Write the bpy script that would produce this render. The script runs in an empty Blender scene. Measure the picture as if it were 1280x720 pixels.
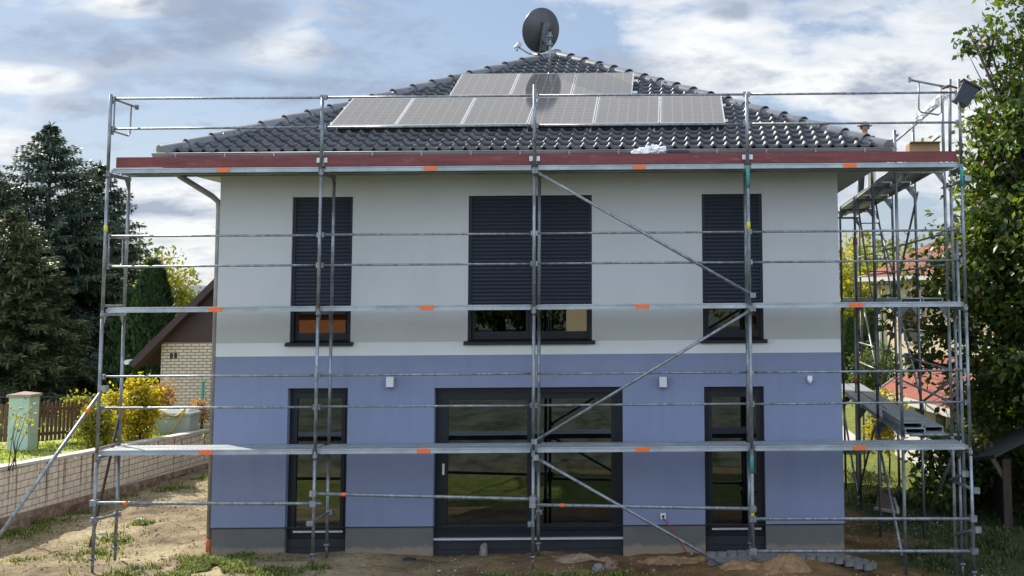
import bpy, math, random
from mathutils import Vector, Matrix, noise
R = random.Random(7)
rad = math.radians
HX0, HX1, HY0, HY1 = 1.262, 10.63, 1.05, 11.4
scene = bpy.context.scene
col = scene.collection

# ------------------------------------------------------------------ camera
F_PX, CX, CY = 1605.39, 832.95, 200.0
PIT, YAW, ROL = 0.10692, 0.00232, -0.00729
CAM = Vector((8.0827, -18.3777, 4.1189))
fw = Vector((-math.sin(YAW)*math.cos(PIT), math.cos(YAW)*math.cos(PIT), math.sin(PIT)))
r0 = Vector((math.cos(YAW), math.sin(YAW), 0)); u0 = r0.cross(fw)
cr = r0*math.cos(ROL) + u0*math.sin(ROL)
cu = -r0*math.sin(ROL) + u0*math.cos(ROL)
def ray(u, v): return fw + cr*((u-CX)/F_PX) - cu*((v-CY)/F_PX)
def at(u, v, Y):
    d = ray(u, v); return CAM + d*((Y-CAM.y)/d.y)
def atz(u, v, Z):
    d = ray(u, v); return CAM + d*((Z-CAM.z)/d.z)
cd = bpy.data.cameras.new('camera'); cam = bpy.data.objects.new('camera', cd); col.objects.link(cam)
cd.sensor_width = 36; cd.lens = F_PX/1280*36
cd.shift_x = (640-CX)/1280; cd.shift_y = (CY-360)/1280
cd.clip_start = 0.1; cd.clip_end = 4000
M3 = Matrix((cr, cu, -fw)).transposed()
cam.matrix_world = Matrix.Translation(CAM) @ M3.to_4x4()
scene.camera = cam

# ------------------------------------------------------------------ materials
def new_mat(name):
    m = bpy.data.materials.new(name); m.use_nodes = True
    nt = m.node_tree; nt.nodes.clear()
    out = nt.nodes.new('ShaderNodeOutputMaterial')
    return m, nt, out
def N(nt, t, **k):
    n = nt.nodes.new(t)
    for a, b in k.items():
        if a.startswith('i_'):
            n.inputs[a[2:].replace('_', ' ')].default_value = b
        else: setattr(n, a, b)
    return n
def ramp(nt, src, stops):
    r = nt.nodes.new('ShaderNodeValToRGB')
    el = r.color_ramp.elements
    while len(el) < len(stops): el.new(.5)
    for e, (p, c) in zip(el, stops):
        e.position = p; e.color = (*c, 1) if len(c) == 3 else c
    nt.links.new(src, r.inputs[0]); return r
def tc_obj(nt, scale=(1,1,1), geo=False):
    if geo:
        g = nt.nodes.new('ShaderNodeNewGeometry'); s = g.outputs['Position']
    else:
        g = nt.nodes.new('ShaderNodeTexCoord'); s = g.outputs['Object']
    mp = nt.nodes.new('ShaderNodeMapping'); mp.inputs['Scale'].default_value = scale
    nt.links.new(s, mp.inputs['Vector']); return mp.outputs['Vector']
def noisy(nt, vec, scale, detail=4, rough=.6):
    n = nt.nodes.new('ShaderNodeTexNoise'); n.inputs['Scale'].default_value = scale
    n.inputs['Detail'].default_value = detail; n.inputs['Roughness'].default_value = rough
    nt.links.new(vec, n.inputs['Vector']); return n.outputs['Fac']
def mat(name, c, rough=.7, metal=0, var=.15, scale=6, bump=0, bscale=60, c2=None, spec=.5, stretch=(1,1,1), detail=5):
    m, nt, out = new_mat(name)
    p = nt.nodes.new('ShaderNodeBsdfPrincipled')
    p.inputs['Roughness'].default_value = rough; p.inputs['Metallic'].default_value = metal
    p.inputs['Specular IOR Level'].default_value = spec
    v = tc_obj(nt, stretch)
    f = noisy(nt, v, scale, detail)
    a = tuple(x*(1-var) for x in c); b = tuple(min(1, x*(1+var)) for x in c) if c2 is None else c2
    rp = ramp(nt, f, [(.3, a), (.7, b)])
    nt.links.new(rp.outputs[0], p.inputs['Base Color'])
    if bump:
        f2 = noisy(nt, v, bscale, 3)
        bm = N(nt, 'ShaderNodeBump'); bm.inputs['Strength'].default_value = bump; bm.inputs['Distance'].default_value = .02
        nt.links.new(f2, bm.inputs['Height']); nt.links.new(bm.outputs[0], p.inputs['Normal'])
    nt.links.new(p.outputs[0], out.inputs[0])
    return m
def leaf_mat(name, stops, trans=.35, rough=.45):
    m, nt, out = new_mat(name)
    at_ = N(nt, 'ShaderNodeAttribute', attribute_name='rnd')
    rp = ramp(nt, at_.outputs['Fac'], stops)
    p = nt.nodes.new('ShaderNodeBsdfPrincipled'); p.inputs['Roughness'].default_value = rough
    p.inputs['Specular IOR Level'].default_value = .35
    t = nt.nodes.new('ShaderNodeBsdfTranslucent')
    hs = N(nt, 'ShaderNodeHueSaturation'); hs.inputs['Value'].default_value = 1.5; hs.inputs['Saturation'].default_value = 1.1
    nt.links.new(rp.outputs[0], p.inputs['Base Color']); nt.links.new(rp.outputs[0], hs.inputs['Color'])
    nt.links.new(hs.outputs[0], t.inputs['Color'])
    mx = nt.nodes.new('ShaderNodeMixShader'); mx.inputs[0].default_value = trans
    nt.links.new(p.outputs[0], mx.inputs[1]); nt.links.new(t.outputs[0], mx.inputs[2])
    nt.links.new(mx.outputs[0], out.inputs[0]); return m

MT = {}
MT['zinc'] = mat('galvanised steel', (.13,.14,.142), .47, .55, c2=(.33,.345,.345), scale=16, stretch=(1,1,.35), bump=.15, bscale=40)
MT['zincdark'] = mat('weathered steel', (.09,.095,.10), .5, .6, c2=(.22,.23,.23), scale=12, stretch=(1,1,.4))
MT['deck'] = mat('deck steel', (.29,.315,.32), .5, .4, c2=(.42,.445,.45), scale=5, stretch=(.4,1,1), bump=.1)
MT['orange'] = mat('orange label', (.75,.13,.02), .5, 0, .2, 80)
MT['redboard'] = mat('red board', (.125,.022,.02), .65, 0, c2=(.20,.04,.035), scale=7, stretch=(.25,1,3), bump=.2)
MT['plaster'] = mat('grey render', (.465,.455,.43), .9, 0, .035, 1.2, bump=.25, bscale=260)
MT['band'] = mat('pale render', (.66,.655,.63), .9, 0, .03, 1.5, bump=.2, bscale=260)
MT['blue'] = mat('blue render', (.205,.232,.335), .9, 0, .04, 1.3, bump=.25, bscale=260)
MT['plinth'] = mat('plinth render', (.125,.119,.108), .9, 0, .10, 2.5, bump=.25, bscale=200)
MT['anthracite'] = mat('anthracite frame', (.010,.011,.015), .42, 0, .1, 20, spec=.3)
MT['shutter'] = mat('anthracite shutter', (.009,.0125,.021), .5, 0, .1, 4, spec=.35)
MT['kick'] = mat('dark sheet', (.012,.013,.015), .55, 0, .3, 3, bump=.1)
MT['alu'] = mat('aluminium strip', (.62,.63,.64), .4, .5, .1, 20)
MT['tile'] = mat('anthracite roof tile', (.055,.057,.062), .47, 0, c2=(.10,.102,.107), scale=1.7, bump=.2, bscale=80, spec=.6)
MT['hip'] = mat('anthracite hip tile', (.12,.122,.128), .34, 0, c2=(.17,.172,.178), scale=4, bump=.1, spec=.7)
MT['gutter'] = mat('zinc gutter', (.25,.235,.22), .5, .4, c2=(.36,.34,.32), scale=3, stretch=(.3,1,1))
MT['soffit'] = mat('soffit boards', (.36,.37,.34), .7, 0, .08, 3)
MT['interior'] = mat('interior plaster', (.30,.31,.29), .9, 0, .05, 2)
MT['floor'] = mat('interior floor', (.16,.13,.10), .5, 0, .2, 3)
MT['white'] = mat('white plastic', (.78,.78,.76), .5, 0, .06, 8, bump=.2, bscale=20)
MT['black'] = mat('black plastic', (.02,.021,.024), .45, 0, .2, 10)
MT['navy'] = mat('dark tub', (.022,.027,.038), .5, 0, .25, 9)
MT['dish'] = mat('dish back', (.055,.055,.058), .38, .1, .12, 5)
MT['lampgrey'] = mat('lamp grey', (.6,.6,.6), .45, .2, .05, 20)
MT['card'] = mat('cardboard', (.32,.2,.1), .9, 0, .12, 6)
MT['cable'] = mat('red cable', (.30,.03,.02), .6)
MT['kgpipe'] = mat('orange drain pipe', (.5,.11,.03), .5)
MT['wood'] = mat('weathered wood', (.14,.09,.055), .85, 0, .3, 8, bump=.3, bscale=30, stretch=(1,1,.2))
MT['darkwood'] = mat('dark wood', (.045,.028,.018), .85, 0, .3, 8, stretch=(1,1,.2), bump=.3, bscale=30)
MT['paver'] = mat('concrete paver', (.14,.135,.125), .9, 0, c2=(.22,.21,.195), scale=8, bump=.5, bscale=60)
MT['rock'] = mat('field stone', (.15,.125,.10), .9, 0, c2=(.27,.23,.19), scale=9, bump=.6, bscale=20)
MT['stonebase'] = mat('rubble footing', (.13,.08,.05), .95, 0, c2=(.30,.21,.14), scale=6, bump=.9, bscale=14)
MT['coping'] = mat('coping concrete', (.50,.48,.43), .9, 0, .15, 6, bump=.2)
MT['greenpaint'] = mat('pale green render', (.42,.52,.39), .85, 0, .1, 4, bump=.3)
MT['pcap'] = mat('pillar cap', (.30,.22,.17), .9, 0, .2, 8)
MT['fencewood'] = mat('brown picket', (.115,.06,.03), .8, 0, .3, 10, stretch=(1,1,.2))
MT['greenpost'] = mat('green post', (.015,.25,.17), .45, 0, .1, 10)
MT['bin'] = mat('pale green plastic', (.37,.42,.37), .55, 0, .12, 5)
MT['hose'] = mat('yellow hose', (.62,.38,.03), .5)
MT['iron'] = mat('black iron', (.012,.012,.012), .6)
MT['brownboard'] = mat('brown gable boards', (.050,.023,.022), .7, 0, .12, 5, stretch=(6,6,1))
MT['brownroof'] = mat('brown roof', (.048,.022,.02), .75, 0, .2, 6)
MT['cream'] = mat('cream render', (.62,.50,.34), .9, 0, .05, 2)
MT['offwhite'] = mat('white paint', (.55,.54,.50), .7, 0, .05, 3)
MT['bark'] = mat('bark', (.075,.055,.04), .95, 0, .4, 10, bump=.6, bscale=20, stretch=(1,1,.3))
MT['skin'] = mat('skin', (.45,.22,.15), .6, 0, .06, 20)
MT['cloth'] = mat('work clothes', (.03,.033,.045), .9, 0, .2, 12)
MT['felt'] = mat('grey hat', (.2,.2,.2), .9, 0, .15, 12)
MT['jacket'] = mat('dark jacket', (.05,.055,.07), .9, 0, .2, 12)
MT['hair'] = mat('hair', (.05,.035,.025), .8)
MT['shedroof'] = mat('bitumen', (.03,.03,.028), .9, 0, .25, 5)
MT['slab'] = mat('yard slabs', (.42,.40,.37), .9, 0, .15, 3)
MT['bricklit'] = mat('orange bricks', (.42,.15,.06), .9, 0, .2, 8)

def glass_mat():
    m, nt, out = new_mat('window glass')
    t = N(nt, 'ShaderNodeBsdfTransparent'); t.inputs[0].default_value = (.34,.37,.35,1)
    g = N(nt, 'ShaderNodeBsdfGlossy'); g.inputs['Roughness'].default_value = 0.0; g.inputs['Color'].default_value = (.95,1,1,1)
    fr = N(nt, 'ShaderNodeFresnel'); fr.inputs[0].default_value = 2.0
    geo = N(nt, 'ShaderNodeNewGeometry')
    v = tc_obj(nt, (1,1,1)); f = noisy(nt, v, .9, 1)
    b = N(nt, 'ShaderNodeBump'); b.inputs['Strength'].default_value = .02; b.inputs['Distance'].default_value = .02
    nt.links.new(f, b.inputs['Height']); nt.links.new(b.outputs[0], g.inputs['Normal'])
    mx = N(nt, 'ShaderNodeMixShader'); nt.links.new(fr.outputs[0], mx.inputs[0])
    nt.links.new(t.outputs[0], mx.inputs[1]); nt.links.new(g.outputs[0], mx.inputs[2])
    nt.links.new(mx.outputs[0], out.inputs[0]); return m
MT['glass'] = glass_mat()

def brick_mat(name, c1, c2, mortar, scale, plane, w=.5, h=.25, msize=.02, streak=0):
    """plane: which object axes run along / up the wall"""
    m, nt, out = new_mat(name)
    p = N(nt, 'ShaderNodeBsdfPrincipled'); p.inputs['Roughness'].default_value = .9
    tc = N(nt, 'ShaderNodeTexCoord'); sx = N(nt, 'ShaderNodeSeparateXYZ'); nt.links.new(tc.outputs['Object'], sx.inputs[0])
    cb = N(nt, 'ShaderNodeCombineXYZ'); nt.links.new(sx.outputs[plane[0]], cb.inputs[0]); nt.links.new(sx.outputs[plane[1]], cb.inputs[1])
    b = N(nt, 'ShaderNodeTexBrick'); nt.links.new(cb.outputs[0], b.inputs['Vector'])
    b.inputs['Color1'].default_value = (*c1,1); b.inputs['Color2'].default_value = (*c2,1); b.inputs['Mortar'].default_value = (*mortar,1)
    b.inputs['Scale'].default_value = scale; b.inputs['Mortar Size'].default_value = msize
    b.inputs['Brick Width'].default_value = w; b.inputs['Row Height'].default_value = h; b.inputs['Mortar Smooth'].default_value = .3
    colr = b.outputs['Color']
    n1 = noisy(nt, cb.outputs[0], 9, 5)
    mm = N(nt, 'ShaderNodeMix', data_type='RGBA', blend_type='MULTIPLY'); mm.inputs['Factor'].default_value = .6
    rr = ramp(nt, n1, [(.25,(.74,.70,.66)),(.6,(1,1,1))])
    nt.links.new(colr, mm.inputs['A']); nt.links.new(rr.outputs[0], mm.inputs['B']); colr = mm.outputs['Result']
    if streak:
        mp = N(nt, 'ShaderNodeMapping'); mp.inputs['Scale'].default_value = (3.1,.05,1); nt.links.new(cb.outputs[0], mp.inputs[0])
        n2 = noisy(nt, mp.outputs[0], 1.6, 3, .6)
        r2 = ramp(nt, n2, [(.38,(.20,.13,.09)),(.46,(1,1,1))])
        # stains start under the coping and fade out downwards
        zr = ramp(nt, sx.outputs[2], [(.42,(.15,.15,.15)),(1,(1,1,1))])
        n3 = N(nt, 'ShaderNodeMix', data_type='RGBA', blend_type='MULTIPLY')
        nt.links.new(zr.outputs[0], n3.inputs['Factor']); nt.links.new(colr, n3.inputs['A']); nt.links.new(r2.outputs[0], n3.inputs['B'])
        colr = n3.outputs['Result']
    nt.links.new(colr, p.inputs['Base Color'])
    bp = N(nt, 'ShaderNodeBump'); bp.inputs['Strength'].default_value = .5; bp.inputs['Distance'].default_value = .01; bp.invert = True
    nt.links.new(b.outputs['Fac'], bp.inputs['Height']); nt.links.new(bp.outputs[0], p.inputs['Normal'])
    nt.links.new(p.outputs[0], out.inputs[0]); return m
MT['wallbrick'] = brick_mat('cream block wall', (.80,.70,.55), (.70,.61,.47), (.28,.21,.15), 1, (1,2), .25, .115, .008, 1)
MT['yellowbrick'] = brick_mat('yellow clinker', (.66,.54,.40), (.58,.46,.32), (.25,.2,.15), 1, (0,2), .20, .075, .014)
MT['redtile'] = brick_mat('red clay tile', (.30,.08,.045), (.24,.06,.035), (.12,.035,.02), 1, (0,1), .25, .32, .03)
MT['orangetile'] = brick_mat('orange clay tile', (.27,.095,.045), (.20,.07,.035), (.10,.035,.02), 1, (0,1), .28, .36, .04)

def solar_mat():
    m, nt, out = new_mat('solar cells')
    p = N(nt, 'ShaderNodeBsdfPrincipled'); p.inputs['Roughness'].default_value = .10; p.inputs['Specular IOR Level'].default_value = .75
    tc = N(nt, 'ShaderNodeTexCoord'); sx = N(nt, 'ShaderNodeSeparateXYZ'); nt.links.new(tc.outputs['Object'], sx.inputs[0])
    def line(src, period, width, off=0.0):
        a = N(nt, 'ShaderNodeMath', operation='ADD'); a.inputs[1].default_value = off + 50*period; nt.links.new(src, a.inputs[0])
        d = N(nt, 'ShaderNodeMath', operation='DIVIDE'); d.inputs[1].default_value = period; nt.links.new(a.outputs[0], d.inputs[0])
        f = N(nt, 'ShaderNodeMath', operation='FRACT'); nt.links.new(d.outputs[0], f.inputs[0])
        l = N(nt, 'ShaderNodeMath', operation='LESS_THAN'); l.inputs[1].default_value = width/period; nt.links.new(f.outputs[0], l.inputs[0])
        return l.outputs[0]
    def mx(a, b):
        n = N(nt, 'ShaderNodeMath', operation='MAXIMUM'); nt.links.new(a, n.inputs[0]); nt.links.new(b, n.inputs[1]); return n.outputs[0]
    cell = mx(line(sx.outputs[0], .158, .009), line(sx.outputs[1], .150, .009))
    bus = mx(line(sx.outputs[0], .0527, .004, .026), line(sx.outputs[1], .0375, .003, .01))
    m1 = N(nt, 'ShaderNodeMix', data_type='RGBA'); m1.inputs['A'].default_value = (.085,.08,.082,1); m1.inputs['B'].default_value = (.115,.11,.11,1)
    nt.links.new(bus, m1.inputs['Factor'])
    m2 = N(nt, 'ShaderNodeMix', data_type='RGBA'); m2.inputs['B'].default_value = (.20,.195,.19,1)
    nt.links.new(m1.outputs['Result'], m2.inputs['A']); nt.links.new(cell, m2.inputs['Factor'])
    nt.links.new(m2.outputs['Result'], p.inputs['Base Color'])
    nt.links.new(p.outputs[0], out.inputs[0]); return m
MT['solar'] = solar_mat()
def wear(m, tint, stretch, scale, lo, hi, k, zband=None):
    nt = m.node_tree; p = [n for n in nt.nodes if n.type == 'BSDF_PRINCIPLED'][0]; src = p.inputs['Base Color'].links[0].from_socket
    v = tc_obj(nt, stretch); f = noisy(nt, v, scale, 6, .65); fac = ramp(nt, f, [(lo,(0,0,0)),(hi,(k,k,k))]).outputs[0]
    if zband:
        g = N(nt, 'ShaderNodeTexCoord'); sx = N(nt, 'ShaderNodeSeparateXYZ'); nt.links.new(g.outputs['Object'], sx.inputs[0])
        q = N(nt, 'ShaderNodeMapRange'); q.inputs['From Min'].default_value = zband[1]; q.inputs['From Max'].default_value = zband[0]; nt.links.new(sx.outputs[2], q.inputs['Value'])
        f3 = noisy(nt, tc_obj(nt), 7, 5, .7); ad = N(nt, 'ShaderNodeMath', operation='ADD'); nt.links.new(q.outputs[0], ad.inputs[0]); nt.links.new(f3, ad.inputs[1])
        fac = ramp(nt, ad.outputs[0], [(.75,(0,0,0)),(1.25,(k,k,k))]).outputs[0]
    mx = N(nt, 'ShaderNodeMix', data_type='RGBA'); nt.links.new(fac, mx.inputs['Factor']); nt.links.new(src, mx.inputs['A']); mx.inputs['B'].default_value = (*tint,1)
    nt.links.new(mx.outputs['Result'], p.inputs['Base Color'])
wear(MT['plinth'], (.27,.20,.13), (1,1,1), 6, .5, .7, .8, (.36,.56))
wear(MT['plaster'], (.39,.375,.345), (1.3,1.3,.35), .9, .46, .72, .35)
wear(MT['blue'], (.215,.235,.315), (1.2,1.2,.45), .8, .46, .72, .45)
wear(MT['blue'], (.15,.17,.27), (2.6,2.6,.25), 1.6, .52, .75, .35)
wear(MT['zinc'], (.52,.52,.50), (1,1,.5), 38, .60, .68, .6)
wear(MT['redboard'], (.28,.17,.14), (.3,1,1), 14, .58, .72, .5)
wear(MT['deck'], (.20,.19,.17), (.6,1,1), 7, .5, .75, .5)
wear(MT['tile'], (.14,.137,.13), (1,1,1), 2.3, .5, .75, .45)

# ------------------------------------------------------------------ mesh builder
class MB:
    def __init__(s): s.v = []; s.f = []; s.sm = []; s.rnd = None
    def add(s, vs, fs, smooth=False):
        b = len(s.v); s.v.extend([tuple(x) for x in vs])
        for f in fs: s.f.append([b+i for i in f]); s.sm.append(smooth)
        return s
    def box(s, a, b):
        x0,y0,z0 = a; x1,y1,z1 = b
        vs = [(x0,y0,z0),(x1,y0,z0),(x1,y1,z0),(x0,y1,z0),(x0,y0,z1),(x1,y0,z1),(x1,y1,z1),(x0,y1,z1)]
        return s.add(vs, [(0,3,2,1),(4,5,6,7),(0,1,5,4),(1,2,6,5),(2,3,7,6),(3,0,4,7)])
    def obox(s, c, ax, ay, az, h):
        c = Vector(c); ax, ay, az = [Vector(q).normalized() for q in (ax,ay,az)]
        vs = []
        for k in (-1,1):
            for i,j in ((-1,-1),(1,-1),(1,1),(-1,1)): vs.append(c+ax*i*h[0]+ay*j*h[1]+az*k*h[2])
        return s.add(vs, [(0,3,2,1),(4,5,6,7),(0,1,5,4),(1,2,6,5),(2,3,7,6),(3,0,4,7)])
    def beam(s, p, q, w, h, up=(0,0,1)):
        p, q = Vector(p), Vector(q); d = (q-p); L = d.length; d.normalize()
        up = Vector(up); sd = d.cross(up)
        if sd.length < 1e-4: sd = d.cross(Vector((0,1,0)))
        sd.normalize(); u = sd.cross(d)
        return s.obox((p+q)/2, d, sd, u, (L/2, w/2, h/2))
    def tube(s, p, q, r, n=10, r2=None, caps=True):
        return s.path([p, q], r, n, caps, r2)
    def path(s, pts, r, n=8, caps=True, r2=None):
        pts = [Vector(p) for p in pts]; b = len(s.v); prev = None
        m = len(pts)
        for i, p in enumerate(pts):
            d = (pts[min(i+1,m-1)] - pts[max(i-1,0)]).normalized()
            if prev is None:
                a = d.cross(Vector((0,0,1)))
                if a.length < 1e-3: a = d.cross(Vector((1,0,0)))
            else: a = prev - d*prev.dot(d)
            a.normalize(); prev = a; c = d.cross(a)
            rr = r if r2 is None else r + (r2-r)*i/(m-1)
            if callable(r): rr = r(i/(m-1))
            for k in range(n):
                t = 2*math.pi*k/n; s.v.append(tuple(p + a*math.cos(t)*rr + c*math.sin(t)*rr))
        for i in range(m-1):
            for k in range(n):
                s.f.append([b+i*n+k, b+i*n+(k+1)%n, b+(i+1)*n+(k+1)%n, b+(i+1)*n+k]); s.sm.append(True)
        if caps:
            s.f.append([b+k for k in range(n)][::-1]); s.sm.append(False)
            s.f.append([b+(m-1)*n+k for k in range(n)]); s.sm.append(False)
        return s
    def extrude(s, prof, p0, ex, ey, ez):
        """profile list (a,b) -> p0 + a*ex + b*ey, pushed along vector ez"""
        p0, ex, ey, ez = map(Vector, (p0, ex, ey, ez)); n = len(prof)
        vs = [p0+ex*a+ey*b for a,b in prof] + [p0+ex*a+ey*b+ez for a,b in prof]
        fs = [tuple(range(n))[::-1], tuple(range(n, 2*n))] + [(i,(i+1)%n,n+(i+1)%n,n+i) for i in range(n)]
        return s.add(vs, fs)
    def lathe(s, prof, c, n=24, axis=None):
        c = Vector(c); b = len(s.v); m = len(prof)
        Mx = Matrix.Identity(3) if axis is None else axis
        for r, z in prof:
            for k in range(n):
                t = 2*math.pi*k/n; s.v.append(tuple(c + Mx @ Vector((r*math.cos(t), r*math.sin(t), z))))
        for i in range(m-1):
            for k in range(n):
                s.f.append([b+i*n+k, b+i*n+(k+1)%n, b+(i+1)*n+(k+1)%n, b+(i+1)*n+k]); s.sm.append(True)
        return s
    def sphere(s, c, r, n=10, m=7, sc=(1,1,1)):
        return s.lathe([(max(1e-4, r*math.sin(math.pi*i/m)), -r*math.cos(math.pi*i/m)*sc[2]) for i in range(m+1)], c, n)
    def build(s, name, m, parent=None, label=None, stuff=False):
        me = bpy.data.meshes.new(name); me.from_pydata(s.v, [], s.f)
        me.polygons.foreach_set('use_smooth', s.sm)
        if s.rnd is not None:
            a = me.attributes.new('rnd', 'FLOAT', 'FACE'); a.data.foreach_set('value', s.rnd)
        me.materials.append(MT[m] if isinstance(m, str) else m); me.update()
        o = bpy.data.objects.new(name, me); col.objects.link(o)
        if parent is not None:
            o.parent = parent; o.matrix_parent_inverse = PW(parent).inverted()
        if label: o['label'] = label
        if stuff: o['kind'] = 'stuff'
        return o
def PW(o):
    m = Matrix.LocRotScale(o.location, o.rotation_euler, o.scale)
    return m if o.parent is None else PW(o.parent) @ o.matrix_parent_inverse @ m
def thing(name, label, cat, loc=(0,0,0), group=None, rz=0):
    o = bpy.data.objects.new(name, None); col.objects.link(o); o.location = loc; o.rotation_euler = (0,0,rz)
    o.empty_display_size = .2
    return tag(o, label, cat, group)
def tag(o, label, cat, group=None):
    o['label'] = label; o['category'] = cat
    if group: o['group'] = group
    return o
def kids(o): return [c for c in bpy.data.objects if c.parent == o]
def dup(o, loc, label=None, rz=None, parent=None):
    c = o.copy(); col.objects.link(c)
    if parent is None:
        c.location = loc
        if rz is not None: c.rotation_euler = (0,0,rz)
        if label: c['label'] = label
    else: c.parent = parent
    for k in kids(o): dup(k, None, parent=c)
    return c
def structure(o): o['kind'] = 'structure'; return o

def smooth(a, b, x):
    t = max(0, min(1, (x-a)/(b-a))); return t*t*(3-2*t)
def frac_noise(x, y, s, o=3): return noise.fractal(Vector((x*s, y*s, 3.7)), 1, 2, o)

# ------------------------------------------------------------------ ground
def ground_z(x, y, det=True):
    z = .385
    z -= .29*smooth(9.9, 11.5, x)*smooth(-4, -1.5, y) - .12*smooth(13, 20, x)
    z += 1.25*smooth(-4.2, -9.5, y) + .75*smooth(-9.5, -16, y)
    if y > 12: z += .35*smooth(12, 22, y)*smooth(9, 16, x)
    if det:
        n = frac_noise(x, y, .7)*.06 + frac_noise(x+9, y, 3.1)*.034 + frac_noise(x, y+5, 11)*.008
        z += n
        if x < 11:
            z += .05*math.exp(-((x-3.6)/.9)**2-((y-.2)/.6)**2) + .03*math.exp(-((x-5.5)/.7)**2-((y-.45)/.4)**2)
    return z
def axis_coords(lo, hi, step, far):
    c = []; x = lo
    while x <= hi: c.append(x); x += step
    d = step; x = hi
    while x < far: d *= 1.22; x += d; c.append(x)
    d = step; x = lo
    while x > -far: d *= 1.22; x -= d; c.insert(0, x)
    return c
def make_ground():
    xs = axis_coords(-3.0, 14.0, .075, 900); ys = axis_coords(-4.5, 12, .075, 900)
    vs = []
    for y in ys:
        for x in xs:
            near = -5 < x < 16 and -8 < y < 16
            vs.append((x, y, ground_z(x, y, near)))
    n = len(xs); fs = []
    for j in range(len(ys)-1):
        for i in range(n-1): fs.append((j*n+i, j*n+i+1, (j+1)*n+i+1, (j+1)*n+i))
    m, nt, out = new_mat('site soil')
    p = N(nt, 'ShaderNodeBsdfPrincipled'); p.inputs['Roughness'].default_value = .95; p.inputs['Specular IOR Level'].default_value = .2
    v = tc_obj(nt)
    a = ramp(nt, noisy(nt, v, .9, 6), [(.34,(.15,.11,.062)),(.50,(.30,.235,.135)),(.68,(.48,.40,.24))])
    b = ramp(nt, noisy(nt, v, 14, 4, .7), [(.35,(.55,.50,.44)),(.55,(1,1,1))])
    mm = N(nt, 'ShaderNodeMix', data_type='RGBA', blend_type='MULTIPLY'); mm.inputs['Factor'].default_value = .85
    nt.links.new(a.outputs[0], mm.inputs['A']); nt.links.new(b.outputs[0], mm.inputs['B'])
    # warm loam to the right
    sx = N(nt, 'ShaderNodeSeparateXYZ'); nt.links.new(v, sx.inputs[0])
    def mr(src, a0, a1):
        q = N(nt, 'ShaderNodeMapRange'); q.inputs['From Min'].default_value = a0; q.inputs['From Max'].default_value = a1
        nt.links.new(src, q.inputs['Value']); return q.outputs[0]
    def madd(x, y, op='ADD', c=None):
        q = N(nt, 'ShaderNodeMath', operation=op); nt.links.new(x, q.inputs[0])
        if c is None: nt.links.new(y, q.inputs[1])
        else: q.inputs[1].default_value = c
        return q.outputs[0]
    nz = noisy(nt, v, .8, 4)
    wx = madd(sx.outputs[0], madd(nz, None, 'MULTIPLY', 5))
    loam = N(nt, 'ShaderNodeMix', data_type='RGBA', blend_type='MULTIPLY'); nt.links.new(mr(wx, 4.5, 10.0), loam.inputs['Factor'])
    nt.links.new(mm.outputs['Result'], loam.inputs['A']); loam.inputs['B'].default_value = (.70,.50,.34,1)
    # grass on the slope before the house, on the lawn behind and far away
    gcol = ramp(nt, noisy(nt, v, 5, 5, .7), [(.3,(.07,.095,.02)),(.5,(.15,.18,.035)),(.72,(.25,.24,.06))])
    wy = madd(sx.outputs[1], madd(nz, None, 'MULTIPLY', 1.6))
    front = madd(mr(wy, -1.9, -2.6), mr(wy, -5.2, -4.6), 'MULTIPLY'); back = madd(mr(wy, 9.3, 10.0), mr(wx, 12.8, 13.5), 'MULTIPLY')
    back = madd(mr(madd(wy, madd(wx, None, 'MULTIPLY', 1.9)), 33.6, 34.4), mr(wx, 11.5, 12.5), 'MULTIPLY')
    far = mr(wy, 13, 15); farx = mr(wx, -4, -6); right = mr(wx, 14.0, 15.0)
    g = madd(madd(madd(front, back, 'MAXIMUM'), far, 'MAXIMUM'), madd(farx, right, 'MAXIMUM'), 'MAXIMUM')
    mg = N(nt, 'ShaderNodeMix', data_type='RGBA'); nt.links.new(g, mg.inputs['Factor'])
    nt.links.new(loam.outputs['Result'], mg.inputs['A']); nt.links.new(gcol.outputs[0], mg.inputs['B'])
    shd_ = N(nt, 'ShaderNodeMix', data_type='RGBA'); nt.links.new(madd(madd(mr(wx, 13.6, 14.6), mr(wy, 9.5, 8.0), 'MULTIPLY'), None, 'MULTIPLY', .85), shd_.inputs['Factor'])  # right-hand ground darkened: its shade is mixed into the green colour
    nt.links.new(mg.outputs['Result'], shd_.inputs['A']); shd_.inputs['B'].default_value = (.022,.034,.012,1); mg = shd_
    mb_ = N(nt, 'ShaderNodeMix', data_type='RGBA'); nt.links.new(mr(wy, -4.6, -5.4), mb_.inputs['Factor']); nt.links.new(mg.outputs['Result'], mb_.inputs['A'])
    bk_ = ramp(nt, noisy(nt, v, 2.5, 5, .7), [(.35,(.05,.06,.04)),(.6,(.15,.16,.12))]); nt.links.new(bk_.outputs[0], mb_.inputs['B'])
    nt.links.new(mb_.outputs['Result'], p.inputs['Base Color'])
    bp = N(nt, 'ShaderNodeBump'); bp.inputs['Strength'].default_value = .9; bp.inputs['Distance'].default_value = .035
    nt.links.new(noisy(nt, v, 22, 5, .75), bp.inputs['Height']); nt.links.new(bp.outputs[0], p.inputs['Normal'])
    nt.links.new(p.outputs[0], out.inputs[0])
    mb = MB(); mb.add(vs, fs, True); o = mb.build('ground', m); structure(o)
make_ground()

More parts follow.
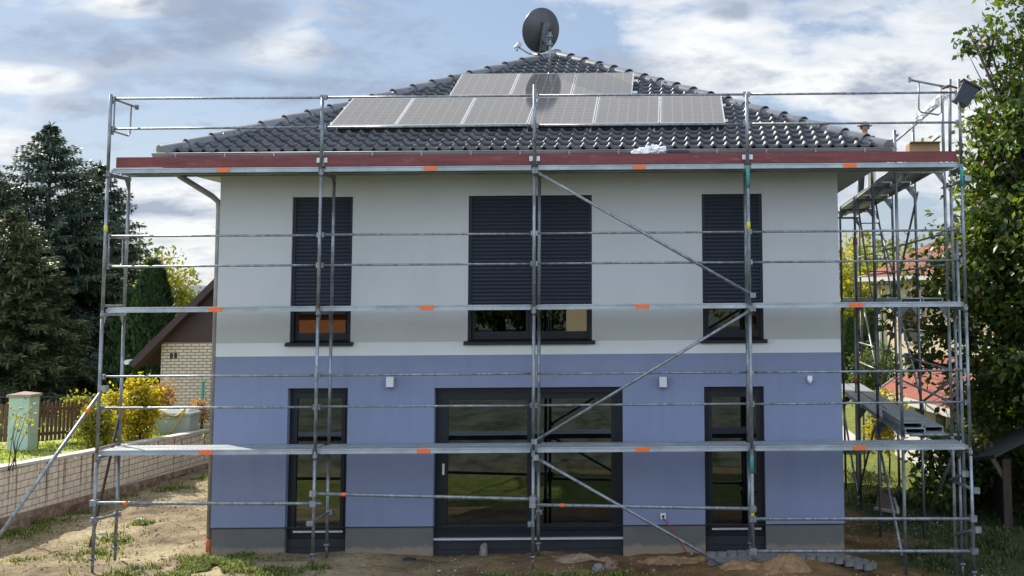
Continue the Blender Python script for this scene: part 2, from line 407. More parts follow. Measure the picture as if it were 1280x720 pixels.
# raised garden on the left, held by the wall
WX = lambda y: -2.83 + (y-2.85)*.052
WZT = lambda y: 1.464 - (y-2.85)*.0289
WZB = lambda y: .64 - (y-2.85)*.0183
def lawn_z(x, y):
    w = WZT(max(-10, min(14, y))) - .06
    d = WX(y) - x
    return w + .02*frac_noise(x, y, 1.5) - .25*smooth(8, 25, d) - .25*smooth(10, 30, y)
def make_lawn():
    ys = [-20 + i*.5 for i in range(0, 24)] + [-8 + i*.25 for i in range(0, 100)] + [17 + i*1.2 for i in range(0, 60)]
    ds = [.12 + i*.22 for i in range(40)] + [9 + i*1.5 for i in range(60)]
    vs = [(WX(y)-d, y, lawn_z(WX(y)-d, y)) for y in ys for d in ds]; n = len(ds)
    fs = [(j*n+i, (j+1)*n+i, (j+1)*n+i+1, j*n+i+1) for j in range(len(ys)-1) for i in range(n-1)]
    fs = [f[::-1] for f in fs]
    m = mat('lawn soil', (.14,.19,.03), .95, 0, c2=(.34,.37,.07), scale=3.5, bump=.6, bscale=30)
    o = MB().add(vs, fs, True).build('garden_lawn', m); structure(o)
make_lawn()

def grass(name, spots, mb_mat, zf, hmin=.04, hmax=.12, w=.008):
    """spots: (x, y, rx, ry, count)"""
    mb = MB(); rn = []
    for (x, y, rx, ry, n) in spots:
        for _ in range(n):
            a = R.uniform(0, 6.283); q = min(1.9, abs(R.gauss(0,.62)))
            px, py = x+rx*q*math.cos(a), y+ry*q*math.sin(a)
            if frac_noise(px*1.0, py, 3.2) < -.12+.35*(q-.6): continue
            z = zf(px, py)-.01; h = R.uniform(hmin, hmax); t = R.uniform(0, 6.283); b = R.uniform(.1, .9)*h
            dx, dy = math.cos(t), math.sin(t); ww = w*R.uniform(.7, 1.6)
            m = (px+dx*b*.4, py+dy*b*.4, z+h*.6); e = (px+dx*b, py+dy*b, z+h*(1-.25*b/h))
            mb.add([(px-dy*ww, py+dx*ww, z), (px+dy*ww, py-dx*ww, z), (m[0]+dy*ww*.8, m[1]-dx*ww*.8, m[2]), (m[0]-dy*ww*.8, m[1]+dx*ww*.8, m[2]), e], [(0,1,2,3),(3,2,4)])
            k = R.random(); rn += [k, k]
    mb.rnd = rn
    o = mb.build(name, mb_mat); o['kind'] = 'stuff'; return o
GRASS = leaf_mat('grass blades', [(0,(.05,.08,.018)),(.45,(.11,.155,.03)),(.8,(.23,.25,.055)),(1,(.34,.30,.12))], .35, .6)
sp = []
def spot(u, v, ru, rv, n, z=.39):
    c = atz(u, v, z); e = atz(u+ru, v, z); f = atz(u, v-rv, z)
    sp.append((c.x, c.y, abs(e.x-c.x), abs(f.y-c.y), n))
for s_ in [(262,706,66,16,6800),(225,716,80,11,4500),(330,716,50,10,2600),(120,690,40,10,900),(180,655,22,6,500),(130,672,22,8,500),(155,674,16,5,260),(110,705,30,8,300),
           (60,655,60,9,1700),(20,668,40,12,1500),(100,640,40,8,900),(150,622,45,6,900),(215,612,40,7,900),(255,600,22,6,400),(150,718,60,6,500),
           (395,712,30,6,300),(700,718,60,6,800),(780,716,60,6,500),(620,719,50,5,500),(20,700,50,6,260)]: spot(*s_)
grass('weeds', sp, GRASS, lambda x, y: ground_z(x, y), .02, .10, .008)
sp = []
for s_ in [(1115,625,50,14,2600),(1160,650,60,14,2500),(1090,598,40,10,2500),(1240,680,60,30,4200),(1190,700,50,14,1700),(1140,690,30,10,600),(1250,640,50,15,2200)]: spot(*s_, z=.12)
grass('right_grass', sp, leaf_mat('shade-darkened grass', [(0,(.02,.035,.01)),(.5,(.045,.07,.018)),(1,(.12,.13,.04))], .3, .6), lambda x, y: ground_z(x, y), .04, .13, .009)  # blades darker than the weeds, shade on the right put into their colour
sp = [(WX(y)-1.6, y, 1.5, 1.3, 1500) for y in (0, 2, 4, 6, 8, 10)] + [(WX(y)-5, y, 2.6, 2.2, 1600) for y in (3, 6, 9, 12)] + [(WX(y)-.3, y, .25, 1.2, 350) for y in (1,3,5,7,9,11)]
grass('lawn_grass', sp, leaf_mat('lawn blades', [(0,(.11,.16,.025)),(.5,(.23,.30,.045)),(1,(.42,.43,.10))], .4, .6), lawn_z, .03, .09, .012)

# dirt heaps by the pavers
def heap(name, c, rx, ry, h, m, label, seed):
    vs = []; fs = []; n, k = 72, 24
    for i in range(k+1):
        t = i/k
        for j in range(n):
            a = 2*math.pi*j/n; q_ = 1+.35*frac_noise(math.cos(a)+seed, math.sin(a), 1.3); x = c.x+rx*t*math.cos(a)*q_; y = c.y+ry*t*math.sin(a)*q_
            z = (1-t*t)**1.5*h*(1+.8*frac_noise(x+seed, y, 3)) + (frac_noise(x, y+seed, 9)*.035+frac_noise(x+3, y+seed, 26)*.018)*(1-t*.4)
            vs.append((x, y, ground_z(x, y)+z-.03*t))
    for i in range(k):
        for j in range(n): fs.append((i*n+j, (i+1)*n+j, (i+1)*n+(j+1)%n, i*n+(j+1)%n))
    o = MB().add(vs, fs, True).build(name, m); structure(o)
HM = mat('loam', (.19,.10,.042), .95, 0, c2=(.35,.20,.09), scale=8, bump=1, bscale=26)
heap('dirt_mound', atz(985,716,.35), .42, .4, .17, HM, '', 1)
heap('dirt_mound', atz(925,720,.3), .33, .35, .14, HM, '', 4)
heap('dirt_mound', atz(845,700,.38), .75, .3, .06, HM, '', 7)
heap('dirt_mound', atz(735,700,.38), .7, .3, .05, mat('brown loam', (.20,.135,.08), .95, 0, c2=(.34,.24,.14), scale=8, bump=1, bscale=26), '', 9)

def rock(c, r, label, seed, sc=(1,1,1), m='rock'):
    mb = MB(); n, k = 14, 9; vs = []; fs = []
    for i in range(k+1):
        for j in range(n):
            a, b = math.pi*i/k, 2*math.pi*j/n
            d = Vector((math.sin(a)*math.cos(b), math.sin(a)*math.sin(b), math.cos(a)))
            q = r*(1+.35*noise.noise(d*1.7+Vector((seed,0,0)))+.12*noise.noise(d*5+Vector((seed,2,0))))
            vs.append((c.x+d.x*q*sc[0], c.y+d.y*q*sc[1], c.z+d.z*q*sc[2]))
    for i in range(k):
        for j in range(n): fs.append((i*n+j, (i+1)*n+j, (i+1)*n+(j+1)%n, i*n+(j+1)%n))
    return tag(mb.add(vs, fs, False).build('stone', m), label, 'stone')
def onground(u, v):
    p = atz(u, v, .38); p.z = ground_z(p.x, p.y); return p
p_ = onground(604, 696); p_.z += .05; rock(p_, .09, 'pointed grey stone standing on the dirt in front of the patio door', 3, (.75,.7,1.35))
p_ = onground(512, 701); p_.z += .01; rock(p_, .09, 'flat dark stone on the dirt below the grey plinth left of the patio door', 5, (1.1,.7,.4), 'kick')
p_ = onground(748, 712); p_.z += .03; rock(p_, .085, 'dark broken stone half buried in the dirt, left one of the pair', 8, (1,.8,.8), 'paver')
p_ = onground(763, 710); p_.z += .04; rock(p_, .095, 'reddish brown stone half buried in the dirt, right one of the pair', 12, (1,.8,.9), 'stonebase')
p_ = onground(175, 651); p_.z += .01; rock(p_, .07, 'pale stone lying beside a grass tuft on the sandy strip', 15, (1.2,.8,.5), 'coping')
p_ = onground(128, 667); p_.z += .01; rock(p_, .07, 'pale stone beside the foot of the left scaffold post', 21, (1.2,.8,.5), 'coping')

# loose clods, gravel and leaf litter
mb = MB(); rn = []
def clod(x, y, r):
    z = ground_z(x, y)+r*.2; vs = []
    for d in ((1,0,0),(0,1,0),(-1,0,0),(0,-1,0),(0,0,1),(0,0,-1)):
        q = r*R.uniform(.55,1.2); vs.append((x+d[0]*q+R.uniform(-.2,.2)*r, y+d[1]*q+R.uniform(-.2,.2)*r, z+d[2]*q*.7))
    mb.add(vs, [(0,1,4),(1,2,4),(2,3,4),(3,0,4),(1,0,5),(2,1,5),(3,2,5),(0,3,5)]); k = R.random(); rn.extend([k]*8)
n_ = 0
while n_ < 3600:
    x, y = R.uniform(-2.4, 13), R.uniform(-1.2, 8)
    if HX0-.05 < x < HX1+.05 and y > HY0-.03: continue
    if frac_noise(x, y, 1.3) < R.uniform(-.5,.35): continue
    clod(x, y, min(.055, .006+abs(R.gauss(0,.010)))); n_ += 1
mb.rnd = rn; o = mb.build('gravel', leaf_mat('clods', [(0,(.13,.09,.055)),(.5,(.26,.19,.12)),(.85,(.40,.32,.22)),(1,(.34,.31,.27))], 0.0, .95)); o['kind'] = 'stuff'
mb = MB(); rn = []
for _ in range(900):
    x, y = R.uniform(-2.4, 13), R.uniform(-1.2, 9)
    if HX0-.05 < x < HX1+.05 and y > HY0-.05: continue
    c_ = Vector((x, y, ground_z(x, y)+.012)); a = R.uniform(0,6.28); d = Vector((math.cos(a), math.sin(a), R.uniform(-.1,.3))).normalized(); nn = Vector((R.uniform(-.5,.5),R.uniform(-.5,.5),1)).normalized()
    sd_ = d.cross(nn).normalized(); L_ = R.uniform(.03,.075)
    mb.add([c_, c_+d*L_*.5+sd_*L_*.25+Vector((0,0,.008)), c_+d*L_, c_+d*L_*.5-sd_*L_*.25+Vector((0,0,.008))], [(0,1,2),(0,2,3)]); k = R.random(); rn += [k,k]
mb.rnd = rn; o = mb.build('leaf_litter', leaf_mat('dead leaves', [(0,(.08,.045,.02)),(.5,(.20,.12,.04)),(.8,(.36,.24,.07)),(1,(.42,.34,.10))], .2, .8)); o['kind'] = 'stuff'

# concrete pavers laid in a loose strip under the right door
def paver_mb():
    mb = MB(); pr = []
    for k in range(12):
        a = 2*math.pi*k/12; rr = .074*(1+.12*math.cos(3*a)); pr.append((rr*math.cos(a)*1.05, rr*math.sin(a)*.9))
    mb.extrude(pr, (0,0,0), (1,0,0), (0,1,0), (0,0,.08))
    pr2 = [(a*.9, b*.9) for a, b in pr]; mb.extrude(pr2, (0,0,.08), (1,0,0), (0,1,0), (0,0,.008)); return mb
pv0 = None
def hitground(u, v):
    z = .35
    for _ in range(12): p = atz(u, v, z); z = ground_z(p.x, p.y, False)
    return p
a0, a1 = hitground(890,706), hitground(1082,709)
for j, row in enumerate((-.10, .05, .2)):
    for i in range(17):
        t = i/16
        if i in (4,) and j == 0: continue
        x = a0.x+(a1.x-a0.x)*t+(.09 if j % 2 else 0)+R.uniform(-.012,.012); y = a0.y+(a1.y-a0.y)*t+row+R.uniform(-.02,.02)
        z = ground_z(x, y, False)-.015+R.uniform(-.01,.012) + (.05 if j == 2 and i < 5 else 0)
        if pv0 is None:
            pv0 = paver_mb().build('paver', 'paver'); o = pv0
            tag(o, 'grey concrete paver in the loose paving strip under the right door', 'paver', 'loose pavers along the plinth')
        else: o = pv0.copy(); col.objects.link(o)
        o.location = (x, y, z); o.rotation_euler = (R.uniform(-.06,.06), R.uniform(-.06,.06), R.uniform(-.15,.15))

# ------------------------------------------------------------------ house
Z_PL, Z_BL, Z_BD, Z_TOP = .785, 3.29, 3.487, 6.06
OPEN = dict(w1=(2.363,3.279,3.487,5.68), w2=(5.035,6.903,3.487,5.68), w3=(8.568,9.48,3.487,5.68),
            d1=(2.359,3.257,.2,2.815), dd=(4.548,7.36,.2,2.805), d3=(8.575,9.469,.2,2.795))
TH = .36
house = thing('house', 'new two storey house with grey and blue render and dark tiled hip roof', 'house', ((HX0+HX1)/2, HY0, .385))
def wall_ring(z0, z1, inset=0):
    mb = MB(); x0, x1, y0, y1 = HX0+inset, HX1-inset, HY0+inset, HY1-inset
    ops = sorted([o for o in OPEN.values() if o[2] < z1-1e-4 and o[3] > z0+1e-4])
    xs = sorted({x0, x1, *[o[0] for o in ops], *[o[1] for o in ops]})
    zs = sorted({z0, z1, *[z for o in ops for z in (o[2], o[3]) if z0 < z < z1]})
    for i in range(len(xs)-1):
        for j in range(len(zs)-1):
            cx, cz = (xs[i]+xs[i+1])/2, (zs[j]+zs[j+1])/2
            if any(o[0] < cx < o[1] and o[2] < cz < o[3] for o in ops): continue
            mb.box((xs[i], y0, zs[j]), (xs[i+1], HY0+TH, zs[j+1]))
    mb.box((x0, HY0+TH, z0), (HX0+TH, y1, z1)); mb.box((HX1-TH, HY0+TH, z0), (x1, y1, z1)); mb.box((HX0+TH, HY1-TH, z0), (HX1-TH, y1, z1))
    # weld inner cell faces away so the front reads as one sheet
    seen = {}
    for k, f in enumerate(mb.f):
        key = tuple(sorted(tuple(round(c, 4) for c in mb.v[i]) for i in f)); seen.setdefault(key, []).append(k)
    drop = {k for q in seen.values() if len(q) > 1 for k in q}
    mb.f = [f for k, f in enumerate(mb.f) if k not in drop]; mb.sm = [False]*len(mb.f)
    return mb
wall_ring(.0, Z_PL, .012).build('plinth', 'plinth', house)
wall_ring(Z_PL, Z_BL).build('lower_wall', 'blue', house)
wall_ring(Z_BL, Z_BD).build('pale_band', 'band', house)
wall_ring(Z_BD, Z_TOP).build('upper_wall', 'plaster', house)
mb = MB(); mb.box((HX0, HY0-.012, Z_PL-.006), (HX1, HY0+.02, Z_PL+.004)); mb.build('drip_edge', 'kick', house)
mb = MB(); mb.box((HX0+TH, HY0+TH, .4), (HX1-TH, HY1-TH, .58)); mb.build('ground_floor', 'floor', house)
mb = MB(); mb.box((HX0+TH, HY0+TH, 3.05), (HX1-TH, HY1-TH, 3.3)); mb.build('upper_floor', 'interior', house)
mb = MB(); mb.box((HX0+TH, 6.2, .58), (HX1-TH, 6.3, 3.05)); mb.box((HX0+TH, 5.0, 3.3), (HX1-TH, 5.1, 6.05)); mb.box((4.0,HY0+TH,.58),(4.1,6.2,3.05)); mb.box((7.9,HY0+TH,.58),(8,6.2,3.05))
mb.build('inner_wall', 'interior', house)
t_ = thing('side_table', 'narrow white table standing indoors behind the right patio pane', 'table', (6.72, 2.4, .58))
mb = MB(); mb.box((6.25,2.3,1.32),(7.05,2.75,1.36)); mb.build('table_top', 'white', t_)
mb = MB(); mb.box((6.62,2.45,.58),(6.80,2.6,1.32)); mb.build('pedestal', 'white', t_)

# shutters, windows, doors
FY = HY0+.13
def frame_ring(mb, x0, x1, z0, z1, w, y0, y1, s=None):
    s = s or w
    mb.box((x0,y0,z0),(x1,y1,z0+w)); mb.box((x0,y0,z1-w),(x1,y1,z1)); mb.box((x0,y0,z0+w),(x0+s,y1,z1-w)); mb.box((x1-s,y0,z0+w),(x1,y1,z1-w))
def window(key, muls):
    x0, x1, z0, z1 = OPEN[key]
    mb = MB(); frame_ring(mb, x0, x1, z0, z1, .07, FY, FY+.08, .045)
    xs = [x0+.045]+muls+[x1-.045]
    for q in muls: mb.box((q-.03, FY-.004, z0+.07), (q+.03, FY+.084, z1-.07))
    w = mb.build('window', 'anthracite', house)
    for a, b in zip(xs[:-1], xs[1:]):
        a2 = a+(.03 if a != xs[0] else 0); b2 = b-(.03 if b != xs[-1] else 0)
        mb = MB(); frame_ring(mb, a2+.002, b2-.002, z0+.072, z1-.072, .07, FY-.012, FY+.07, .04); mb.build('sash', 'anthracite', w)
        MB().box((a2+.042, FY+.02, z0+.14), (b2-.042, FY+.045, z1-.14)).build('pane', 'glass', w)
    MB().extrude([(0,0),(.0,-.045),(.012,-.045),(.19,.012),(.19,.04)], (x0-.05, HY0-.07, z0-.005), (0,1,0), (0,0,1), (x1-x0+.1,0,0)).build('sill', 'anthracite', w)
    # roller shutter: convex slats, guide rails, bottom bar
    zb = 4.03; sh = MB(); n = int((z1-zb)/.0565)
    prof = []
    for k in range(n):
        za = z1-.002-k*.0565
        prof += [(-.0, za), (-.011, za-.012), (-.014, za-.028), (-.011, za-.044), (-.001, za-.0525)]
    y = HY0+.075; vs = []; 
    for (dy, z) in prof: vs += [(x0+.045, y+dy, z), (x1-.045, y+dy, z)]
    fs = [(2*i, 2*i+2, 2*i+3, 2*i+1) for i in range(len(prof)-1)]
    sh.add(vs, fs); sh.box((x0+.045, y-.002, zb), (x1-.045, y+.012, z1))
    s_ = sh.build('roller_shutter', 'shutter', w)
    b = MB(); b.box((x0+.045, y-.018, zb-.05), (x1-.045, y+.014, zb-.002)); b.build('bottom_bar', 'anthracite', s_)
    for q in (x0, x1-.045): MB().box((q, HY0+.045, z0+.01), (q+.045, HY0+.125, z1)).build('guide_rail', 'anthracite', s_)
window('w1', []); window('w2', [5.97]); window('w3', [])
def door(key, bars, transom=None):
    x0, x1, z0, z1 = OPEN[key]; zs = .60
    mb = MB(); frame_ring(mb, x0, x1, zs, z1, .075, FY, FY+.08, .06); d = mb.build('door', 'anthracite', house)
    mb = MB(); frame_ring(mb, x0+.062, x1-.062, zs+.077, z1-.077, .085, FY-.015, FY+.07, .055)
    if transom: mb.box((x0+.117, FY-.013, transom-.045), (x1-.117, FY+.068, transom+.045))
    mb.build('sash', 'anthracite', d)
    MB().box((x0+.117, FY+.02, zs+.162), (x1-.117, FY+.045, z1-.162)).build('pane', 'glass', d)
    for zz in bars:
        MB().box((x0+.15, FY+.06, zz-.014), (x1-.10, FY+.085, zz+.014)).build('glazing_bar', 'alu', d)
    MB().box((x0+.10, FY-.05, .695), (x1-.06, FY-.018, .72)).build('weather_bar', 'alu', d)
    mb = MB(); mb.box((x0, FY-.03, .2), (x1, FY+.1, .47)); mb.box((x0, FY-.022, .474), (x1, FY+.1, zs-.002)); mb.build('threshold', 'kick', d)
    return d
door('d1', [2.70, 2.21, 1.57])
door('d3', [], 2.14)
x0, x1, z0, z1 = OPEN['dd']
mb = MB(); frame_ring(mb, x0, x1, .60, z1, .09, FY, FY+.14); pd = mb.build('patio_door', 'anthracite', house)
xm = (x0+x1)/2+.02
mb = MB(); frame_ring(mb, x0+.092, xm+.05, .692, z1-.092, .10, FY-.01, FY+.05); s1 = mb.build('sliding_sash', 'anthracite', pd)
MB().box((x0+.19, FY+.01, .79), (xm-.05, FY+.03, z1-.19)).build('pane', 'glass', s1)
mb = MB(); mb.box((x0+.115, FY-.035, 1.52), (x0+.145, FY-.012, 1.68)); mb.build('handle', 'alu', s1)
mb = MB(); frame_ring(mb, xm-.04, x1-.092, .692, z1-.092, .09, FY+.06, FY+.12); s2 = mb.build('fixed_sash', 'anthracite', pd)
MB().box((xm+.05, FY+.08, .78), (x1-.18, FY+.10, z1-.18)).build('pane', 'glass', s2)
MB().box((x0, FY-.075, .575), (x1, FY-.002, .602)).build('sill_strip', 'alu', pd)
mb = MB(); mb.box((x0, FY-.03, .2), (x1, FY+.12, .43)); mb.box((x0, FY-.02, .433), (x1, FY+.12, .572)); mb.build('threshold', 'kick', pd)

# roof --------------------------------------------------------------
EX0, EX1, EY0, EZ = HX0-.66, HX1+.66, .42, 6.285
SL = .455
HALF = (EX1-EX0)/2; RZ = EZ+SL*HALF; EY1 = HY1+.63
RC = (EX0+EX1)/2
def tile_profile(t):           # asymmetric pantile wave, t in 0..1
    return .05*(max(0, math.sin(math.pi*min(1, t/.42)))**1.2 if t < .42 else -.16*math.sin(math.pi*(t-.42)/.58))
def slope_tiles(mb, org, ex, ey, width, depth_max):
    """org: eave left corner; ex along the eave; ey horizontal inwards"""
    org, ex, ey = Vector(org), Vector(ex), Vector(ey); nrm = (Vector((0,0,1)) - ey*SL).normalized(); sv = (ey+Vector((0,0,SL)))
    course, wv, ns = .235, .193, 9
    rows = int(depth_max/course)+1
    for k in range(rows):
        d0, d1 = k*course, min(depth_max, (k+1)*course+.02)
        dm = min(depth_max, d0+course*.5)
        a, b = max(0, dm-.05), min(width, width-dm+.05)
        if depth_max < HALF-.1: pass
        if b-a < .1: break
        i0, i1 = int(a/wv*ns), int(b/wv*ns)
        if i1-i0 < 2: continue
        base = len(mb.v); m = i1-i0+1
        for i in range(i0, i1+1):
            x = i*wv/ns; h = tile_profile((i % ns)/ns)
            lo = org+ex*x+sv*d0; hi = org+ex*x+sv*d1; jit = .002*noise.noise(Vector((int(i/ns)*3.1, k*2.7, 0)))
            mb.v.append(tuple(lo+nrm*(h+.012+jit))); mb.v.append(tuple(lo+nrm*(h+.046+jit))); mb.v.append(tuple(hi+nrm*(h+.006)))
        for i in range(m-1):
            q = base+3*i
            mb.f.append([q, q+3, q+4, q+1]); mb.sm.append(False)
            mb.f.append([q+1, q+4, q+5, q+2]); mb.sm.append(True)
rf = MB()
r1 = (RC, EY0+HALF, RZ); r2 = (RC, EY1-HALF, RZ)
c = [(EX0,EY0,EZ),(EX1,EY0,EZ),(EX1,EY1,EZ),(EX0,EY1,EZ)]
rf.add([*c, r1, r2], [(0,1,4),(1,2,5,4),(2,3,5),(3,0,4,5),(0,3,2,1)])
roof = rf.build('roof', 'tile', house)
tl = MB(); slope_tiles(tl, c[0], (1,0,0), (0,1,0), EX1-EX0, HALF-.02); tl.build('front_tiles', 'tile', roof)
tl = MB(); slope_tiles(tl, c[3], (0,-1,0), (1,0,0), EY1-EY0, HALF-.02); tl.build('side_tiles', 'tile', roof)
tl = MB(); slope_tiles(tl, c[1], (0,1,0), (-1,0,0), EY1-EY0, HALF-.02); tl.build('side_tiles', 'tile', roof)
def ridge_tiles(p, q, L=.40):
    mb = MB(); p, q = Vector(p), Vector(q); d = (q-p); n = int(d.length/L); d.normalize()
    sd = d.cross(Vector((0,0,1))).normalized(); up = sd.cross(d); st = (q-p).length/n
    for k in range(n):
        a = p+d*(k*st-.02); b = p+d*((k+1)*st+.05); vs = []; m = 10
        for (c_, r_, lift) in ((a, .125, .042), (a+d*.05, .125, .042), (b, .108, .022)):
            for j in range(m+1):
                t = math.pi*(-.08+1.16*j/m); vs.append(c_+sd*math.cos(t)*r_+up*(math.sin(t)*r_*.85+lift-.02))
        fs = [(i*(m+1)+j, (i+1)*(m+1)+j, (i+1)*(m+1)+j+1, i*(m+1)+j+1) for i in range(2) for j in range(m)]
        mb.add(vs, fs, True)
        # front lip
        vs = []
        for r_ in (.125, .106):
            for j in range(m+1):
                t = math.pi*(-.08+1.16*j/m); vs.append(a+sd*math.cos(t)*r_+up*(math.sin(t)*r_*.85+.032))
        mb.add(vs, [(j, j+1, m+2+j, m+1+j) for j in range(m)])
    # closed round end cap at the eave
    vs = [p-d*.03+up*.03]
    for j in range(13):
        t = math.pi*(-.1+1.2*j/12); vs.append(p-d*.02+sd*math.cos(t)*.125+up*(math.sin(t)*.125*.85+.032))
    mb.add(vs, [(0, j, j+1) for j in range(1, 13)])
    return mb
for a in (c[0], c[1]): ridge_tiles(a, r1).build('hip_tiles', 'hip', roof)
ridge_tiles(r1, r2).build('ridge_tiles', 'hip', roof)
mb = MB(); mb.box((EX0+.02,EY0+.03,6.075),(HX0-.001,EY1-.03,6.105)); mb.box((HX1+.001,EY0+.03,6.075),(EX1-.02,EY1-.03,6.105)); mb.box((HX0,EY0+.03,6.075),(HX1,HY0-.001,6.105))
k = 0
while k < 100:
    y = EY0+.05+k*.1
    if y > EY1-.1: break
    mb.box((HX1+.004, y, 6.069), (EX1-.03, y+.086, 6.0745)); mb.box((EX0+.03, y, 6.069), (HX0-.004, y+.086, 6.0745)); k += 1
mb.build('soffit', 'soffit', house)
mb = MB(); mb.box((EX0+.01,EY0+.005,6.08),(EX1-.01,EY0+.028,6.27)); mb.box((EX1-.02,EY0+.03,6.08),(EX1-.002,EY1,6.27)); mb.box((EX0+.002,EY0+.03,6.08),(EX0+.02,EY1,6.27)); mb.build('fascia', 'gutter', house)
def gutter(p, q, out):
    mb = MB(); p, q, out = Vector(p), Vector(q), Vector(out); n = 10; vs = []
    for c_ in (p, q):
        for r_ in (.066, .060):
            for j in range(n+1):
                t = math.pi*j/n; vs.append(c_+out*(-math.cos(t)*r_)+Vector((0,0,-math.sin(t)*r_*1.05)))
    fs = []
    for j in range(n):
        fs.append((j, j+1, 2*(n+1)+j+1, 2*(n+1)+j)); fs.append((n+1+j, 3*(n+1)+j, 3*(n+1)+j+1, n+1+j+1))
    mb.add(vs, fs, True)
    for c_ in (p, q): mb.add([c_]+[c_+out*(-math.cos(math.pi*j/n)*.066)+Vector((0,0,-math.sin(math.pi*j/n)*.069)) for j in range(n+1)], [(0,j,j+1) for j in range(1,n+1)])
    mb.path([p+out*.066, q+out*.066], .009, 6)
    L = (q-p).length; d = (q-p).normalized(); x = .35
    while x < L: 
        cc = p+d*x+out*.070; mb.obox(cc+Vector((0,0,-.025)), d, out, (0,0,1), (.012,.006,.03)); x += .72
    return mb
GZ = 6.275
g_ = gutter((EX0-.09, EY0-.075, GZ), (EX1+.06, EY0-.075, GZ), (0,-1,0)).build('gutter', 'gutter', house)
gutter((EX0-.075, EY0-.02, GZ), (EX0-.075, EY1, GZ), (-1,0,0)).build('gutter', 'gutter', house)
gutter((EX1+.075, EY0+.0, GZ), (EX1+.075, EY1, GZ), (1,0,0)).build('gutter', 'gutter', house)
mb = MB(); mb.path([(.80,.36,6.22),(.80,.40,6.02),(.84,.52,5.96),(1.15,1.02,5.70),(1.205,1.14,5.62),(1.21,1.16,5.5),(1.21,1.16,.62)], .043, 12)
dp = mb.build('downpipe', 'gutter', house)
MB().tube((1.215,1.16,.36),(1.215,1.16,.62),.052,12).build('drain_pipe', 'kgpipe', dp)

# wall lamps, sensor, socket
def wall_lamp(u, v, lab, w=.055, h=.075, grp=None):
    p = at(u, v, HY0); t = thing('wall_lamp', lab, 'wall lamp', p, grp)
    b = MB(); b.box((p.x-w*.7, HY0-.035, p.z-h*.8), (p.x+w*.7, HY0, p.z+h*.8)); b.build('back_plate', 'black', t)
    b = MB(); b.box((p.x-w, HY0-.11, p.z-h), (p.x+w, HY0-.036, p.z+h)); b.build('housing', 'lampgrey', t)
    b = MB(); b.box((p.x-w*.8, HY0-.10, p.z-h-.012), (p.x+w*.8, HY0-.04, p.z-h-.001)); b.build('lens', 'black', t)
wall_lamp(489, 477, 'small boxy grey wall lamp on the blue wall left of the patio door')
wall_lamp(829, 477, 'small boxy grey wall lamp on the blue wall right of the patio door')
p = at(1012, 473, HY0); t = thing('motion_sensor', 'small white sensor box on the blue wall near the right house corner', 'sensor', p)
MB().box((p.x-.035, HY0-.06, p.z-.03), (p.x+.035, HY0, p.z+.04)).build('housing', 'white', t)
MB().sphere((p.x, HY0-.045, p.z-.045), .03, 12, 8).build('lens', 'lampgrey', t)
p = at(829, 645, HY0); t = thing('wall_socket', 'white outdoor socket on the blue wall above the right plinth', 'socket', p)
MB().box((p.x-.04, HY0-.025, p.z-.04), (p.x+.04, HY0, p.z+.04)).build('cover', 'white', t)
MB().tube((p.x, HY0-.06, p.z), (p.x, HY0-.024, p.z), .02, 12).build('insert', 'black', t)
q = at(848, 673, HY0-.05)
tag(MB().path([(p.x,HY0-.062,p.z),(p.x+.01,HY0-.10,p.z-.03),((p.x+q.x)/2,HY0-.09,(p.z+q.z)/2+.01),(q.x,HY0-.08,q.z),(q.x+.12,HY0-.15,ground_z(q.x,HY0-.1)+.02)], .009, 7).build('power_cable', 'cable'), 'thin red cable hanging from the white socket to the ground', 'cable')

# ------------------------------------------------------------------ solar panels, dish
nr = Vector((0,-SL,1)).normalized(); sv = Vector((0,1,SL)).normalized()
def roofpt(x, Y, off): return Vector((x, Y, EZ+SL*(Y-EY0)))+nr*off
PWD, GAP = 1.003, .012
def panel(L):
    t = thing('solar_panel', '', 'solar panel')
    b = MB(); w = .015
    b.box((-PWD/2,0,-.035),(PWD/2,w,.003)); b.box((-PWD/2,L-w,-.035),(PWD/2,L,.003)); b.box((-PWD/2,w,-.035),(-PWD/2+w,L-w,.003)); b.box((PWD/2-w,w,-.035),(PWD/2,L-w,.003))
    b.build('frame', 'alu', t)
    b = MB(); b.box((-PWD/2+w,w,-.02),(PWD/2-w,L-w,0)); b.build('cells', 'solar', t)
    return t
rot = Matrix((Vector((1,0,0)), sv, nr)).transposed().to_euler()
PO = .15
lowL, upL = 1.53, 1.40
pl, pu = panel(lowL), panel(upL)
names_low = ['solar panel at the left end of the lower row on the roof','second solar panel from the left in the lower roof row','third solar panel from the left in the lower roof row, left of the dish reflection','fourth solar panel in the lower row, directly under the dish reflection','second solar panel from the right in the lower roof row','solar panel at the right end of the lower row on the roof']
names_up = ['solar panel at the left end of the short upper row','middle solar panel of the upper row, darkened by the dish reflection','solar panel at the right end of the short upper row']
for i in range(6):
    o = pl if i == 0 else dup(pl, (0,0,0))
    o['label'] = names_low[i]; o['group'] = 'solar panels on the roof'
    o.location = roofpt(2.87+PWD/2+i*(PWD+GAP), 1.23, PO); o.rotation_euler = rot
for i in range(3):
    o = pu if i == 0 else dup(pu, (0,0,0))
    o['label'] = names_up[i]; o['group'] = 'solar panels on the roof'
    o.location = roofpt(4.44+PWD/2+i*(PWD+GAP), 2.76, PO); o.rotation_euler = rot
rl = MB()
for Y in (1.5, 2.3):
    rl.beam(roofpt(2.8,Y,.09), roofpt(9.0,Y,.09), .04, .04)
for Y in (3.05, 3.75):
    rl.beam(roofpt(4.4,Y,.09), roofpt(7.55,Y,.09), .04, .04)
for i in range(7):
    rl.beam(roofpt(2.95+i*.98,1.18,.03), roofpt(2.95+i*.98,1.6,.09), .03, .008)
rl = rl.build('mounting_rails', 'alu', house)

